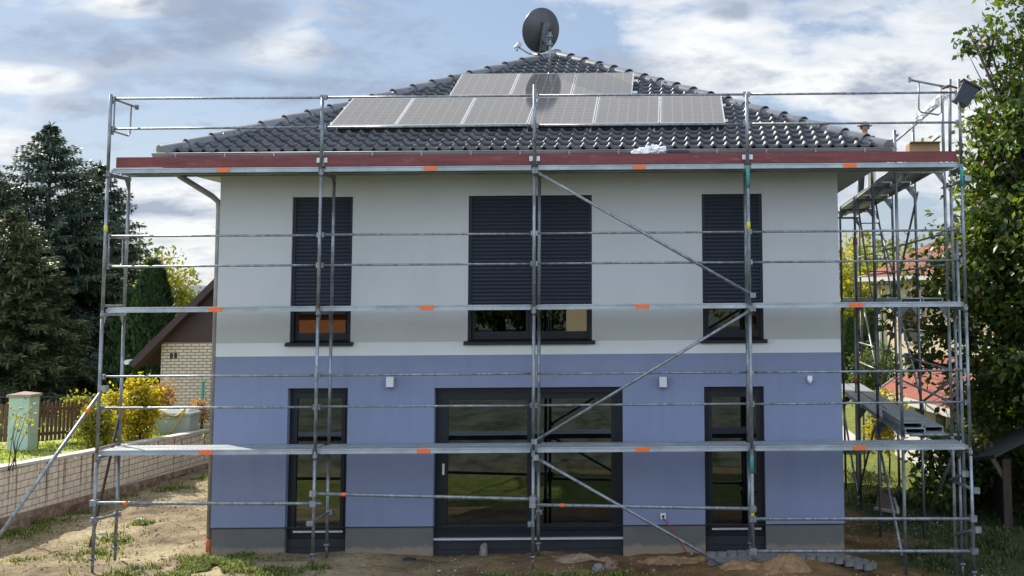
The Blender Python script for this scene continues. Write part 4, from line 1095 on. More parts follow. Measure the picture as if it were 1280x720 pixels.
for (u, v0_, v1_, lab) in [(133,548,487,'turquoise green metal post beside the raking prop, nearer the pillar'), (252,540,478,'turquoise green metal post beside the house corner, right of the bin')]:
    q = at(u, v0_, 9.0 if u < 200 else 12.6); q.z = lawn_z(q.x, q.y); ht = at(u, v1_, q.y).z
    mb = MB(); mb.tube((q.x,q.y,q.z-.1),(q.x,q.y,ht),.034,12); 
    t = thing('fence_post', lab, 'post', q); mb.build('post', 'greenpost', t)
    mb = MB(); mb.sphere((q.x,q.y,ht),.037,12,6); mb.build('cap', 'greenpost', t)
q = at(218,540,11.0); q.z = lawn_z(q.x, q.y); D_ = q.y-CAM.y; s_ = D_/F_PX
t = thing('bin', 'pale green lidded plastic bin behind the garden wall with a yellow hose over it', 'bin', q)
hz = at(218,518,q.y).z; 
def frust(mb, c, w0, d0, z0, w1, d1, z1):
    vs = [(c.x-w0,c.y-d0,z0),(c.x+w0,c.y-d0,z0),(c.x+w0,c.y+d0,z0),(c.x-w0,c.y+d0,z0),(c.x-w1,c.y-d1,z1),(c.x+w1,c.y-d1,z1),(c.x+w1,c.y+d1,z1),(c.x-w1,c.y+d1,z1)]
    mb.add(vs, [(0,3,2,1),(4,5,6,7),(0,1,5,4),(1,2,6,5),(2,3,7,6),(3,0,4,7)])
mb = MB(); frust(mb, q, 22*s_, .26, q.z-.15, 25*s_, .32, hz); o_ = mb.build('tub_body', 'bin', t)
mb = MB(); frust(mb, q, 26.5*s_, .35, hz+.001, 26.5*s_, .35, hz+.05); frust(mb, q, 25*s_, .33, hz+.051, 20*s_, .24, hz+.12); mb.build('lid', 'bin', t)
mb = MB(); mb.box((q.x-.14,q.y-.1,hz+.12),(q.x+.14,q.y-.06,hz+.15)); mb.build('handle', 'bin', t)
hp = [at(u, v, q.y-.38) for u, v in [(200,548),(190,546),(187,535),(189,520),(196,512),(212,519),(222,519),(232,511),(227,520),(219,533),(210,544),(202,549),(196,548)]]
pts = []
for i in range(len(hp)-1):
    for k in range(5):
        p0, p1, p2, p3 = hp[max(i-1,0)], hp[i], hp[i+1], hp[min(i+2,len(hp)-1)]; f = k/5
        pts.append(.5*((2*p1)+(p2-p0)*f+(2*p0-5*p1+4*p2-p3)*f*f+(3*p1-p0-3*p2+p3)*f**3))
tag(MB().path(pts, .017, 8).build('garden_hose', 'hose'), 'yellow garden hose looped over the pale green bin', 'hose')
# dark iron fence behind the lawn
t = thing('iron_fence', 'thin black iron fence with spear tops at the shaded far edge of the lawn', 'fence', (-8, 15, 1.2))
fa, fb = at(-40,505,15), at(270,505,15); z0_ = lawn_z(-8,15); zt_ = at(100,493,15).z
mb = MB(); mb.beam((fa.x,15,zt_-.06),(fb.x,15,zt_-.06),.03,.03); mb.beam((fa.x,15,z0_+.15),(fb.x,15,z0_+.15),.03,.03); mb.build('rail', 'iron', t)
mb = MB(); x = fa.x; i = 0
while x < fb.x:
    mb.tube((x,15,z0_-.2),(x,15,zt_),.011,6)
    if i % 3 == 0: mb.tube((x,15,zt_),(x,15,zt_+.16),.022,5,r2=.002)
    x += .14; i += 1
o_ = mb.build('bars', 'iron', t); o_['kind'] = 'stuff'

# ------------------------------------------------------------------ neighbour buildings
ny = 14.0
nb = thing('bungalow', 'yellow brick bungalow with dark brown boarded gable behind the left house corner', 'house', (-2.0, ny, 1.1))
eL = at(188,428,ny-.35); wl = at(202,430,ny).x; ez = eL.z
apx = wl+4.3
mb = MB(); mb.box((wl,ny,.3),(wl+8.6,ny+9,ez-.02)); mb.build('wall', 'yellowbrick', nb)
mb = MB(); zt_ = ez+4.3*1.02
mb.extrude([(0,-.02),(8.6,-.02),(4.3,4.3*1.02-.05)], (wl,ny-.02,ez), (1,0,0), (0,0,1), (0,9,0)); mb.build('gable', 'brownboard', nb)
mb = MB()
for s in (-1,1):
    a_ = Vector((apx,ny-.38,zt_+.1)); b_ = Vector((apx+s*4.95,ny-.38,ez-.60+.1)); n_ = (Vector((0,1,0))).cross((b_-a_).normalized())*(-s)
    mb.add([a_,b_,b_-n_*.16*1,a_-n_*.16]+[v+Vector((0,9.8,0)) for v in (a_,b_,b_-n_*.16,a_-n_*.16)], [(0,1,2,3),(7,6,5,4),(0,4,5,1),(1,5,6,2),(2,6,7,3),(3,7,4,0)])
r_ = mb.build('roof', 'brownroof', nb)
mb = MB(); mb.tube((apx-4.98,ny-.45,ez-.48),(apx-4.98,ny+9,ez-.48),.06,8); mb.build('gutter', 'lampgrey', nb)
hn = at(217,444.5,ny)
mb = MB(); mb.box((hn.x-.085,ny-.02,hn.z-.07),(hn.x-.02,ny-.001,hn.z+.06)); mb.box((hn.x+.02,ny-.02,hn.z-.07),(hn.x+.085,ny-.001,hn.z+.07)); mb.build('wall_mark', 'iron', nb)

# right: cream house with orange roof
cy_ = 27
A_ = at(1106,480,cy_); ez = at(1106,346,cy_).z
ch = thing('house', 'cream rendered house with orange tiled roof far behind the leafy tree on the right', 'house', (A_.x,cy_,.2), None, rad(-68))
def lb(mb, a, b): return mb.box(a, b)
ch_w, ch_d = 9.0, 8.0
def child_local(mb, name, m, par): 
    o = mb.build(name, m); o.parent = par; return o
child_local(MB().box((0,0,-.5),(ch_w,ch_d,ez-.2)), 'wall', 'cream', ch)
mb = MB(); ov = .6; h_ = 2.9; e_ = ez-.2
mb.add([(-ov,-ov,e_-.05),(ch_w+ov,-ov,e_-.05),(ch_w+ov,ch_d+ov,e_-.05),(-ov,ch_d+ov,e_-.05),(3.6,ch_d/2,e_+h_),(ch_w-3.6,ch_d/2,e_+h_)], [(0,1,5,4),(1,2,5),(2,3,4,5),(3,0,4),(3,2,1,0)])
child_local(mb, 'roof', 'orangetile', ch)
mb = MB(); mb.box((-ov-.04,-ov-.06,e_-.16),(ch_w+ov,-ov-.002,e_-.02)); mb.box((-ov-.06,-ov,e_-.16),(-ov-.002,ch_d+ov,e_-.02)); child_local(mb, 'eaves_board', 'offwhite', ch)
for x, z in ((1.4,1.4),(4.6,1.4),(1.4,3.4-.4),(4.6,3.0)):
    f = child_local(MB().box((x-.06,-.05,z-.66),(x+1.06,-.002,z+.66)), 'window', 'offwhite', ch)
    o = MB().box((x,-.056,z-.6),(x+1,-.052,z+.6)).build('pane', 'kick'); o.parent = f
mb = MB(); mb.tube((-.08,-.08,.0),(-.08,-.08,e_-.1),.05,8); child_local(mb, 'downpipe', 'offwhite', ch)
mb = MB(); mb.box((5.6,ch_d/2+.3,e_+h_-1),(6.2,ch_d/2+.9,e_+h_+.7)); child_local(mb, 'chimney', 'bricklit', ch)

# right: low outbuilding with red roof
OZ = 1.72
eA, eB = atz(1099,488,OZ), atz(1180,510,OZ); dv = (eB-eA); dv.z = 0; L_ = dv.length; dn = dv.normalized()
ang = math.atan2(dn.y, dn.x)
ob = thing('outbuilding', 'low white outbuilding with red tiled roof and two small dark windows beyond the side scaffold', 'outbuilding', (eA.x,eA.y,.2), None, ang)
# local x along the eave towards the camera, local y to the right/back
OD = 2.7
mb = MB(); e_ = OZ-.2
mb.add([(0,0,e_),(L_+.6,0,e_),(L_+.6,OD/2,e_+.95),(0,OD/2,e_+.95),(0,OD,e_),(L_+.6,OD,e_)], [(0,1,2,3),(3,2,5,4),(0,3,4),(1,5,2),(0,4,5,1)])
child_local(mb, 'roof', 'redtile', ob)
mb = MB(); mb.box((.25,.3,-.9),(L_+.3,OD-.3,e_-.002)); child_local(mb, 'wall', 'offwhite', ob)
mb = MB(); mb.box((-.03,-.03,e_-.16),(L_+.63,-.002,e_+.01)); mb.beam((-.02,-.02,e_-.05),(-.02,OD/2,e_+.88),.03,.16); child_local(mb, 'fascia', 'offwhite', ob)
for x in (L_*.42, L_*.72):
    f = child_local(MB().box((x,.27,.62),(x+.6,.298,1.25)), 'window', 'wood', ob)
    o = MB().box((x+.05,.262,.67),(x+.55,.268,1.20)).build('pane', 'kick'); o.parent = f

# right: dark shed at the frame edge
sy = 4.2
se = at(1241,572,sy); sp_ = at(1259,600,sy+.3)
sh = thing('shed', 'dark open wooden shed with a sloping roof under the tree at the right edge', 'shed', (sp_.x, sy, .15))
gz_ = ground_z(sp_.x, sy)
for dy in (0, 3.0): MB().box((sp_.x-.07,sy+.3+dy,gz_-.1),(sp_.x+.07,sy+.44+dy,se.z-.07-dy*.16)).build('post', 'darkwood', sh)
mb = MB(); mb.box((sp_.x+.14,sy+.9,gz_-.1),(sp_.x+.18,sy+3.2,se.z-.5)); mb.box((sp_.x+.35,sy+.36,gz_-.1),(sp_.x+3.5,sy+.40,se.z+.1)); mb.box((sp_.x+.1,sy+3.2,gz_-.1),(sp_.x+3.5,sy+3.24,se.z-.5)); mb.build('board_wall', 'darkwood', sh)
rr_ = at(1290,547,sy)
a_ = Vector((se.x,sy-.05,se.z)); sl_ = (rr_.z-se.z)/(rr_.x-se.x)
mb = MB(); vs = [(se.x,sy-.1,se.z),(se.x+4,sy-.1,se.z+4*sl_),(se.x+4,sy+3.8,se.z+4*sl_-.62),(se.x,sy+3.8,se.z-.62)]; mb.add(vs+[(x,y,z+.06) for x,y,z in vs], [(0,3,2,1),(4,5,6,7),(0,1,5,4),(1,2,6,5),(2,3,7,6),(3,0,4,7)]); mb.build('roof', 'shedroof', sh)
mb = MB(); mb.beam((sp_.x,sy+.37,se.z-.45),(sp_.x-.25,sy+.37,se.z-.02),.06,.08); mb.build('brace', 'wood', sh)

# wooden shuttering panel leaning on the dirt
q = atz(1110,642,.12)
t = thing('wooden_panel', 'dark wooden shuttering panel with pale edge lying tilted on the dirt beside the side scaffold', 'panel', q)
a_, b_, c_, d_ = atz(1094,640,.12), atz(1124,645,.12), at(1118,627,q.y+1.2), at(1100,612,q.y+1.4)
nrm_ = (b_-a_).cross(d_-a_).normalized()*.05
mb = MB(); mb.add([a_,b_,c_,d_]+[v+nrm_ for v in (a_,b_,c_,d_)], [(3,2,1,0),(4,5,6,7),(0,1,5,4),(1,2,6,5),(2,3,7,6),(3,0,4,7)]); mb.build('boards', 'wood', t)
mb = MB(); mb.beam(b_+nrm_*1.3, c_+nrm_*1.3, .05, .05); mb.beam(a_+nrm_*1.3, b_+nrm_*1.3, .05, .05); mb.build('edge_batten', 'coping', t)

# paved yard beyond the side scaffold
y0_ = atz(1056,497,.35)
o = MB().box((11.6,15.4,.30),(13.1,21,.36)).build('yard_paving', 'slab'); structure(o)

# ------------------------------------------------------------------ vegetation
def leafq(mb, rn, c, d, n, L, Wd, k):
    """one leaf: folded 6-point blade"""
    sd = d.cross(n)
    if sd.length < 1e-4: return
    sd.normalize(); n2 = sd.cross(d)
    p0 = c; p1 = c+d*L*.45+sd*Wd*.5+n2*Wd*.12; p2 = c+d*L; p3 = c+d*L*.45-sd*Wd*.5+n2*Wd*.12; pm = c+d*L*.5
    b = len(mb.v); mb.v += [tuple(p0),tuple(p1),tuple(p2),tuple(p3),tuple(pm)]
    mb.f += [[b,b+1,b+4],[b+1,b+2,b+4],[b+2,b+3,b+4],[b+3,b,b+4]]; mb.sm += [False]*4; rn += [k]*4
def rdir():
    while True:
        v = Vector((R.uniform(-1,1),R.uniform(-1,1),R.uniform(-1,1)))
        if .1 < v.length < 1: return v.normalized()
def leafy(name, label, cat, base, lobes, n, L, lm, group=None, trunk_r=.15, top=None, twigs=70, droop=.3, shell=.55, cl=26, cr_=.34):
    """lobes: (centre, radii). Leaves hang in clumps round twig ends spread through the crown"""
    base = Vector(base); t = thing(name, label, cat, base, group)
    tops = [Vector(c) for c, r in lobes]; zc = sum(c.z for c in tops)/len(tops)
    tr = MB(); fork = base+Vector((0,0,(min(c.z-r[2] for (c, r) in [(Vector(c),r) for c,r in lobes])-base.z)*.6+ .35*(zc-base.z)))
    fork = Vector((base.x, base.y, base.z+max(.4,(zc-base.z)*.45)))
    tr.path([base-Vector((0,0,.2)), base.lerp(fork,.5)+Vector((.03,.02,0)), fork], trunk_r*1.15, 10, True, trunk_r*.8)
    ends = []
    for c, r in lobes:
        c = Vector(c)
        mid = fork.lerp(c,.5)+Vector((R.uniform(-.2,.2),R.uniform(-.2,.2),.1*r[2]))
        kk = min(1, max(r)/1.6); tr.path([fork-Vector((0,0,.05)), mid, c], trunk_r*.5*kk, 7, True, trunk_r*.12*kk)
        for q in range(max(5, int(twigs/len(lobes)/5))):
            e = c+Vector([x*y for x,y in zip(rdir(), r)])*R.uniform(.6,.95); s0 = fork.lerp(c, R.uniform(.4,1))
            tr.path([s0, s0.lerp(e,.5)+Vector((0,0,.08*r[2])), e], trunk_r*.2, 5, True, .006)
    tr.build('trunk', 'bark', t)
    mb = MB(); rn = []; vol = [r[0]*r[1]*r[2] for c, r in lobes]; tot = sum(vol)
    nclump = n//cl
    for (c, r), v in zip(lobes, vol):
        c = Vector(c)
        for _ in range(max(7,int(nclump*v/tot))):
            d = rdir(); rho = (shell+(1-shell)*R.random()) if R.random() < .8 else R.uniform(.2,shell)
            q = 1+.35*noise.noise(d*2.1+c)
            cc = c+Vector((d.x*r[0],d.y*r[1],d.z*r[2]))*rho*q
            tone = R.gauss(.5,.16)
            rr = cr_*R.uniform(.6,1.3)
            for _k in range(cl):
                o = Vector((R.gauss(0,.5),R.gauss(0,.5),R.gauss(0,.42)))
                o = o*(min(1, 1.15/max(.01,o.length)))*rr
                dl = (rdir()+d*.5+Vector((0,0,-droop))).normalized(); nn = (rdir()+Vector((0,0,1.1))).normalized()
                s = R.uniform(.65,1.25)
                leafq(mb, rn, cc+o, dl, nn, L*s, L*s*.62, max(0,min(1,tone+R.gauss(0,.13))))
    mb.rnd = rn; mb.build('crown', lm, t); return t
LM = {}
LM['tree'] = leaf_mat('tree leaves', [(0,(.022,.042,.012)),(.35,(.045,.078,.018)),(.68,(.125,.165,.030)),(.93,(.20,.21,.04)),(1,(.28,.13,.04))], .46, .4)
LM['yellow'] = leaf_mat('yellow autumn leaves', [(0,(.15,.15,.02)),(.4,(.34,.30,.035)),(.75,(.55,.45,.05)),(1,(.50,.24,.05))], .52, .5)
LM['yelgreen'] = leaf_mat('yellow green leaves', [(0,(.08,.10,.02)),(.5,(.23,.23,.035)),(1,(.45,.38,.05))], .5, .5)
LM['green'] = leaf_mat('green leaves', [(0,(.03,.05,.015)),(.5,(.065,.10,.025)),(1,(.15,.17,.04))], .4, .5)
LM['orange'] = leaf_mat('orange leaves', [(0,(.20,.12,.03)),(.5,(.40,.20,.05)),(1,(.45,.28,.08))], .4, .5)
LM['spruce'] = leaf_mat('spruce needles', [(0,(.036,.058,.040)),(.5,(.082,.118,.075)),(1,(.165,.205,.115))], .15, .5)
LM['spruceold'] = leaf_mat('mossy needles', [(0,(.04,.055,.025)),(.5,(.09,.105,.042)),(1,(.19,.18,.07))], .15, .5)
LM['thuja'] = leaf_mat('thuja', [(0,(.014,.03,.012)),(.5,(.03,.06,.02)),(1,(.07,.11,.03))], .2, .5)

# big broadleaf tree at the right
leafy('broadleaf_tree', 'large leafy tree with sunlit yellow green top filling the right edge behind the scaffold', 'tree', (16.6,6.6,.1),
      [((16.0,6.6,5.6),(2.5,2.3,2.6)), ((16.4,6.2,8.1),(1.6,1.6,1.6)), ((15.3,6.6,9.2),(1.0,.9,1.2)), ((14.15,6.6,9.15),(.6,.5,.42)), ((14.5,6.6,6.3),(.9,.8,.8)), ((15.6,6.3,7.6),(1.1,1,1.1)), ((14.6,6.6,8.2),(.75,.7,.6)), ((15.2,6.4,10.2),(.8,.7,.8)), ((14.35,6.4,7.5),(.5,.5,.45)), ((15.1,7.4,3.9),(1.7,1.7,1.6)), ((14.75,8.4,5.5),(1.2,1.2,1.1)), ((13.9,8.9,4.3),(1.15,1.0,.85)), ((14.2,6.9,6.9),(.75,.8,.7)),
       ((13.5,8.2,3.3),(.65,.7,.5)), ((13.0,9.0,3.6),(.5,.6,.45)), ((13.3,8.8,2.7),(.4,.5,.35)), ((14.9,5.4,3.0),(1.1,.9,1.0)), ((16.0,8.0,3.0),(1.5,1.2,1.6)), ((14.35,7.2,4.9),(.9,.9,.9)), ((14.2,7.4,2.3),(.7,.7,.55)), ((16.6,5.0,3.7),(1.9,1.4,1.3)), ((14.9,6.1,2.7),(1.2,1.0,.7)), ((15.0,5.6,7.4),(.8,.8,.75)), ((17.6,6.5,7.3),(1.7,1.7,2.0))],
      52000, .17, LM['tree'], None, .24, twigs=260, droop=.5, shell=.35, cl=22, cr_=.36)
leafy('shrub', 'dark broad leaved shoots hanging low between the side scaffold posts on the right', 'shrub', (13.2,6.2,.1),
      [((13.2,6.2,1.15),(.55,.5,.5)), ((13.0,6.0,.55),(.4,.4,.35)), ((13.9,6.3,.8),(.5,.5,.4))], 1500, .16, LM['tree'], None, .03, twigs=30, cl=10, cr_=.3)
leafy('shrub', 'low bright green shrub at the foot of the tree right of the side scaffold', 'shrub', (14.4,7.1,.1), [((14.1,7.0,.6),(.7,.6,.45)),((14.9,7.2,.7),(.7,.6,.5))], 3200, .12, LM['green'], None, .03, twigs=30, cl=16, cr_=.25)
# dense hedge behind the tree on the right
leafy('hedge', 'dark hedge of dense foliage behind the shed on the right', 'hedge', (17.2,8.7,.1), [((14.95,8.3,1.75),(1.05,.6,1.6)),((16.5,8.6,1.7),(1.2,.7,1.8)),((18.6,8.7,2.2),(1.5,.8,2.4)),((16.4,8.6,3.4),(1.4,.8,1.4)),((20.5,9,3),(2,1.0,3))], 21000, .17, LM['tree'], None, .08, twigs=60, cl=22, cr_=.4)
# far trees and thujas on the right
for i, (u, vt, Y, w, lab, lm) in enumerate([(1062,300,46,2.6,'yellow green tree far behind the house, seen just right of the wall corner','yelgreen'), (1098,290,50,2.6,'yellow green tree far back, left of the orange roof','yelgreen'),(1128,300,56,2.6,'green far tree behind the orange roof','green')]):
    top = at(u, vt, Y); base = Vector((top.x, Y, .2)); hh = top.z-.2
    leafy('far_tree', lab, 'tree', base, [((top.x,Y,.2+hh*.62),(w,w,hh*.40)), ((top.x-w*.5,Y,.2+hh*.45),(w*.8,w*.8,hh*.3)), ((top.x+w*.6,Y,.2+hh*.48),(w*.8,w*.8,hh*.3))], 4200, .30, LM[lm], 'trees far behind the house on the right', .16, twigs=60, cl=18, cr_=.6)
def column(u, vt, vb, Y, w, lab, lm='thuja', n=5200, group=None):
    top, bot = at(u, vt, Y), at(u, vb, Y); h = top.z-bot.z; t = thing('columnar_conifer', lab, 'conifer', (bot.x,Y,bot.z), group)
    MB().path([(bot.x,Y,bot.z-.1),(bot.x,Y,bot.z+h*.8)], .09, 8, True, .02).build('trunk', 'bark', t)
    mb = MB(); rn = []
    for _ in range(n):
        s = R.random()**.8; a = R.uniform(0,6.283); rr = w*(1-s)**.55*min(1,.35+s*5)*R.uniform(.7,1.02)*(1+.22*noise.noise(Vector((math.cos(a)*1.5,math.sin(a)*1.5,s*h*1.3+u))))
        c_ = Vector((bot.x+rr*math.cos(a),Y+rr*math.sin(a),bot.z+s*h)); d = Vector((math.cos(a)*.5,math.sin(a)*.5,1)).normalized()+rdir()*.35
        leafq(mb, rn, c_, d.normalized(), Vector((math.cos(a),math.sin(a),.1))+rdir()*.4, .20*R.uniform(.6,1.3), .10, max(0,min(1,R.gauss(.45,.2))))
    mb.rnd = rn; mb.build('crown', LM[lm], t)
column(1066,400,500,34,.65,'dark columnar thuja beside the wall corner, leftmost of the row','thuja',3500,'row of thujas on the right')
column(1092,392,500,35,.75,'tall columnar thuja in the middle of the row left of the cream house','thuja',4000,'row of thujas on the right')
column(1107,402,490,36,.62,'columnar thuja at the right end of the row against the cream wall','thuja',3500,'row of thujas on the right')
leafy('shrub', 'loose green shrub before the thujas, seen through the side scaffold', 'shrub', (*at(1098,500,20).xy,.3), [((at(1098,460,20).x,20,at(1098,460,20).z),(.75,.7,.75)),((at(1084,480,20).x,20.2,at(1084,482,20).z),(.6,.5,.6))], 2600, .12, LM['green'], None, .03, twigs=30, cl=14, cr_=.25)
leafy('shrub', 'yellow flowering shrub beside the outbuilding eave', 'shrub', (*at(1110,540,11).xy,.2), [((at(1106,500,11).x,11,at(1106,502,11).z),(.42,.4,.3)),((at(1098,532,10).x,10,at(1098,535,10).z),(.4,.35,.3)),((at(1108,545,10).x,10,at(1108,545,10).z),(.3,.3,.3))], 1300, .10, LM['yellow'], None, .02, twigs=24, cl=12, cr_=.2)

# left: shrubs
def shrub(u0, u1, vt, vb, Y, n, L, lm, lab, cl=14):
    a, b = at(u0, vb, Y), at(u1, vb, Y); top = at((u0+u1)/2, vt, Y); w = (b.x-a.x)/2; h = top.z-a.z; c_ = (a+b)/2
    leafy('shrub', lab, 'shrub', (c_.x,Y,a.z-.05), [((c_.x,Y,a.z+h*.35),(w*.95,w*.7,h*.4)),((c_.x-w*.35,Y,a.z+h*.6),(w*.5,w*.5,h*.36)),((c_.x+w*.4,Y+.1,a.z+h*.55),(w*.55,w*.5,h*.36)),((c_.x+w*.05,Y,a.z+h*.72),(w*.4,w*.4,h*.3))], n, L, LM[lm], None, .025, twigs=40, cl=cl, cr_=.17)
shrub(150,196,466,548,9.2,4200,.085,'yellow','tall bright yellow shrub behind the garden wall left of the bin')
shrub(184,212,476,530,11.9,1500,.08,'orange','orange tinged autumn shrub behind the bin')
shrub(96,142,505,560,7.2,3000,.08,'yelgreen','low yellow green shrub behind the raking prop')
shrub(124,160,486,550,8.4,1800,.08,'yellow','yellow shrub around the turquoise post beside the left scaffold post')
shrub(78,112,496,520,8.8,1100,.085,'yelgreen','small yellow leaved branch tip over the picket fence')
shrub(240,262,500,530,11.6,420,.07,'orange','thin orange shrub between bin and house corner')
# bare sapling with few yellow leaves in front of the pillar
q = atz(18,586,1.42); t = thing('sapling', 'thin bare sapling with a few yellow leaves in front of the green pillar', 'sapling', q)
mb = MB(); lf = MB(); rn = []
for (u, v, m_) in [(34,516,.5),(26,520,.45),(40,524,.4),(18,526,.5),(22,512,.5)]:
    e = at(u, v, q.y+.1); mb.path([q+Vector((R.uniform(-.1,.1),0,-.03)), q.lerp(e,.5)+Vector((-.05,0,0)), e], .010, 6, True, .003)
    for _ in range(16): leafq(lf, rn, e+Vector((R.gauss(0,.12),R.gauss(0,.1),R.gauss(-.05,.12))), rdir(), rdir(), .07, .045, R.random())
lf.rnd = rn; mb.build('stems', 'darkwood', t); lf.build('leaves', LM['yelgreen'], t)

# left: spruces
def spruce(u, vt, vb, Y, w, lab, lm='spruce', n=30, group='spruces on the left', wh=None):
    top = at(u, vt, Y); bz = at(u, vb, Y).z; bx = top.x; h = top.z-bz
    t = thing('spruce_tree', lab, 'spruce', (bx,Y,bz), group)
    MB().path([(bx,Y,bz-.2),(bx+.05,Y,bz+h*.5),(bx,Y,bz+h)], .22, 8, True, .012).build('trunk', 'bark', t)
    mb = MB(); rn = []; z = bz+.3
    while z < bz+h-.05:
        s = (z-bz)/h; L0 = w*min((1-s)**.62, 2.1*(1-s))+.10; nb_ = int(8+9*(1-s))
        for b in range(nb_):
            a = R.uniform(0,6.283); L = L0*R.uniform(.7,1.15); dv_ = Vector((math.cos(a),math.sin(a),0)); rise = .22*(s-.35)+R.uniform(-.08,.08)
            tone = R.gauss(.42,.15); nseg = max(3,int(L/.13)); side = Vector((-math.sin(a),math.cos(a),0))
            for k in range(nseg):
                f = (k+.4)/nseg
                if f < .25 and L > .8 and R.random() < .6: continue
                pz = z+L*f*rise-.30*L*f*f*(1-s)+.16*L*max(0,f-.6)
                c_ = Vector((bx,Y,pz))+dv_*(L*f)
                spr = .30*L*(1-f)*1.0+.10
                for sgn in (-1,1):
                    for q in range(6 if f > .4 else 3):
                        d = (dv_*R.uniform(.35,1)+side*sgn*R.uniform(.3,1.0)+Vector((0,0,R.uniform(-.45,.25)))).normalized()
                        leafq(mb, rn, c_+side*sgn*spr*R.random()*.5+Vector((0,0,R.uniform(-.08,.04))), d, (Vector((0,0,1))+rdir()*.7).normalized(), R.uniform(.14,.30)*(.65+.35*(1-s)), R.uniform(.045,.085), max(0,min(1,tone+R.gauss(0,.12)+.25*(f-.5))))
                # hanging twigs
                if R.random() < .7: leafq(mb, rn, c_, (dv_*.3+rdir()*.3+Vector((0,0,-1))).normalized(), dv_+rdir()*.5, R.uniform(.15,.32), .07, max(0,min(1,tone-.05)))
        z += .13+.07*(1-s)
    for _ in range(40):
        zz = bz+h-R.random()**1.5*.9; leafq(mb, rn, Vector((bx,Y,zz)), (rdir()+Vector((0,0,.9))).normalized(), rdir(), .22, .05, R.random()*.6)
    mb.rnd = rn; mb.build('crown', LM[lm], t)
spruce(64,157,498,24,3.9,'tallest dark spruce on the left with its tip against the sky')
spruce(124,206,498,26,3.1,'narrower dark spruce just left of the scaffold, right of the tallest one')
spruce(-12,205,500,22,3.3,'dark spruce cut by the left edge of the picture')
spruce(20,262,505,19,2.4,'shorter olive green spruce in front of the tall one at the left edge','spruceold')
column(186,332,505,17.5,.95,'dark green conical conifer beside the brown gable','thuja',9000)
column(160,370,505,19,.8,'dark green conifer behind the left scaffold posts','thuja',6000)
q = at(208,312,40); leafy('far_tree', 'yellow autumn tree behind the brown gable with thin upper twigs', 'tree', (q.x,40,.8), [((q.x,40,q.z-2.2),(1.6,1.4,1.9)),((q.x+1.0,40,q.z-2.9),(1.2,1.2,1.3)),((q.x-.3,40,q.z-1.2),(.7,.7,.9))], 5200, .2, LM['yelgreen'], None, .14, twigs=120, cl=14, cr_=.4)
q = at(250,372,60); leafy('far_tree', 'distant green treetop above the brown roof slope', 'tree', (q.x,60,.8), [((q.x,60,q.z-1.8),(3,2,1.8)),((q.x+3,60,q.z-1.6),(2.5,2,1.6))], 3200, .3, LM['green'], None, .16, twigs=40, cl=16, cr_=.6)
# broken line of far trees behind everything
far_specs = []
for i, (x, Y, h) in enumerate([(-40,70,9),(-30,66,10),(-52,64,11),(22,80,7),(30,74,8),(40,70,9),(52,72,9)]):
    far_specs.append((x,Y,h))
FARLAB = ['far left broad tree beyond the spruces', 'far tree just behind the tallest spruce', 'outermost far tree on the left', 'far tree beyond the cream house', 'far tree right of the cream house', 'far tree behind the shed', 'outermost far tree on the right']
for (x,Y,h), lab in zip(far_specs, FARLAB):
    leafy('far_tree', lab, 'tree', (x,Y,.2), [((x,Y,h*.6),(4,3,h*.4)),((x+3,Y,h*.5),(3,3,h*.35)),((x-3,Y,h*.5),(3,3,h*.35))], 3000, .4, LM['green'], 'far trees', .25, twigs=30, cl=16, cr_=.9)
# hills far away
vs = []; fs = []
for i in range(121):
    x = -500+1000*i/120; h = 7+6*noise.noise(Vector((x*.008,0,0)))+2*noise.noise(Vector((x*.04,4,0)))
    vs += [(x,420,-2),(x,450,h*.8),(x,520,h*1.3)]
fs = [(3*i+j,3*i+3+j,3*i+4+j,3*i+1+j) for i in range(120) for j in (0,1)]
structure(MB().add(vs, fs, True).build('hills', mat('far woods', (.06,.085,.09), 1, 0, .2, .05)))

# behind the camera, seen only in the panes: a house and two trees across the street
bh = thing('house', 'cream house across the street mirrored in the upper panes', 'house', (5.5,-46,2.4))
leafy('street_tree', 'dark dense tree across the street mirrored in the middle upper window', 'tree', (-1.2,-50,2.3), [((-1.2,-50,4.6),(2.9,2.4,2.6)),((-4.0,-50,4.0),(2.2,2,2)),((1.0,-51,3.6),(1.8,1.6,1.6))], 5200, .4, LM['tree'], None, .25, twigs=40, cl=16, cr_=.6)
MB().box((2.7,-54,1.8),(8.4,-46,6.2)).build('wall', 'cream', bh)
mb = MB(); mb.add([(2.1,-54.6,6.2),(9,-54.6,6.2),(9,-45.4,6.2),(2.1,-45.4,6.2),(5.5,-52,8.6),(5.5,-48,8.6)], [(0,1,4),(1,2,5,4),(2,3,5),(3,0,4,5),(3,2,1,0)]); mb.build('roof', 'orangetile', bh)
b2 = thing('brick_shed', 'orange brick shed across the street mirrored in the upper left pane', 'shed', (-11,-46,2.4))
MB().box((-14,-50,1.8),(-7.6,-46,3.4)).build('wall', 'bricklit', b2)
mb = MB(); mb.add([(-14.3,-50.3,3.4),(-7.3,-50.3,3.4),(-7.3,-45.7,3.4),(-14.3,-45.7,3.4),(-14.3,-48,4.4),(-7.3,-48,4.4)], [(0,1,5,4),(2,3,4,5),(1,2,5),(3,0,4),(3,2,1,0)]); mb.build('roof', 'brownroof', b2)
leafy('street_tree', 'bushy tree across the street mirrored in the patio door', 'tree', (12,-40,2.3), [((12,-40,6.5),(3,3,3)),((14.5,-41,5.5),(2.4,2.4,2.4)),((9.6,-41,5.4),(2.2,2.2,2.2))], 3200, .4, LM['yelgreen'], None, .2, twigs=40, cl=16, cr_=.7)
leafy('street_tree', 'dark tree across the street mirrored in the right upper pane', 'tree', (20,-38,2.3), [((20,-38,6),(3.5,3,3.2)),((24,-40,6.5),(3,3,3.4))], 3200, .4, LM['tree'], None, .22, twigs=40, cl=16, cr_=.7)

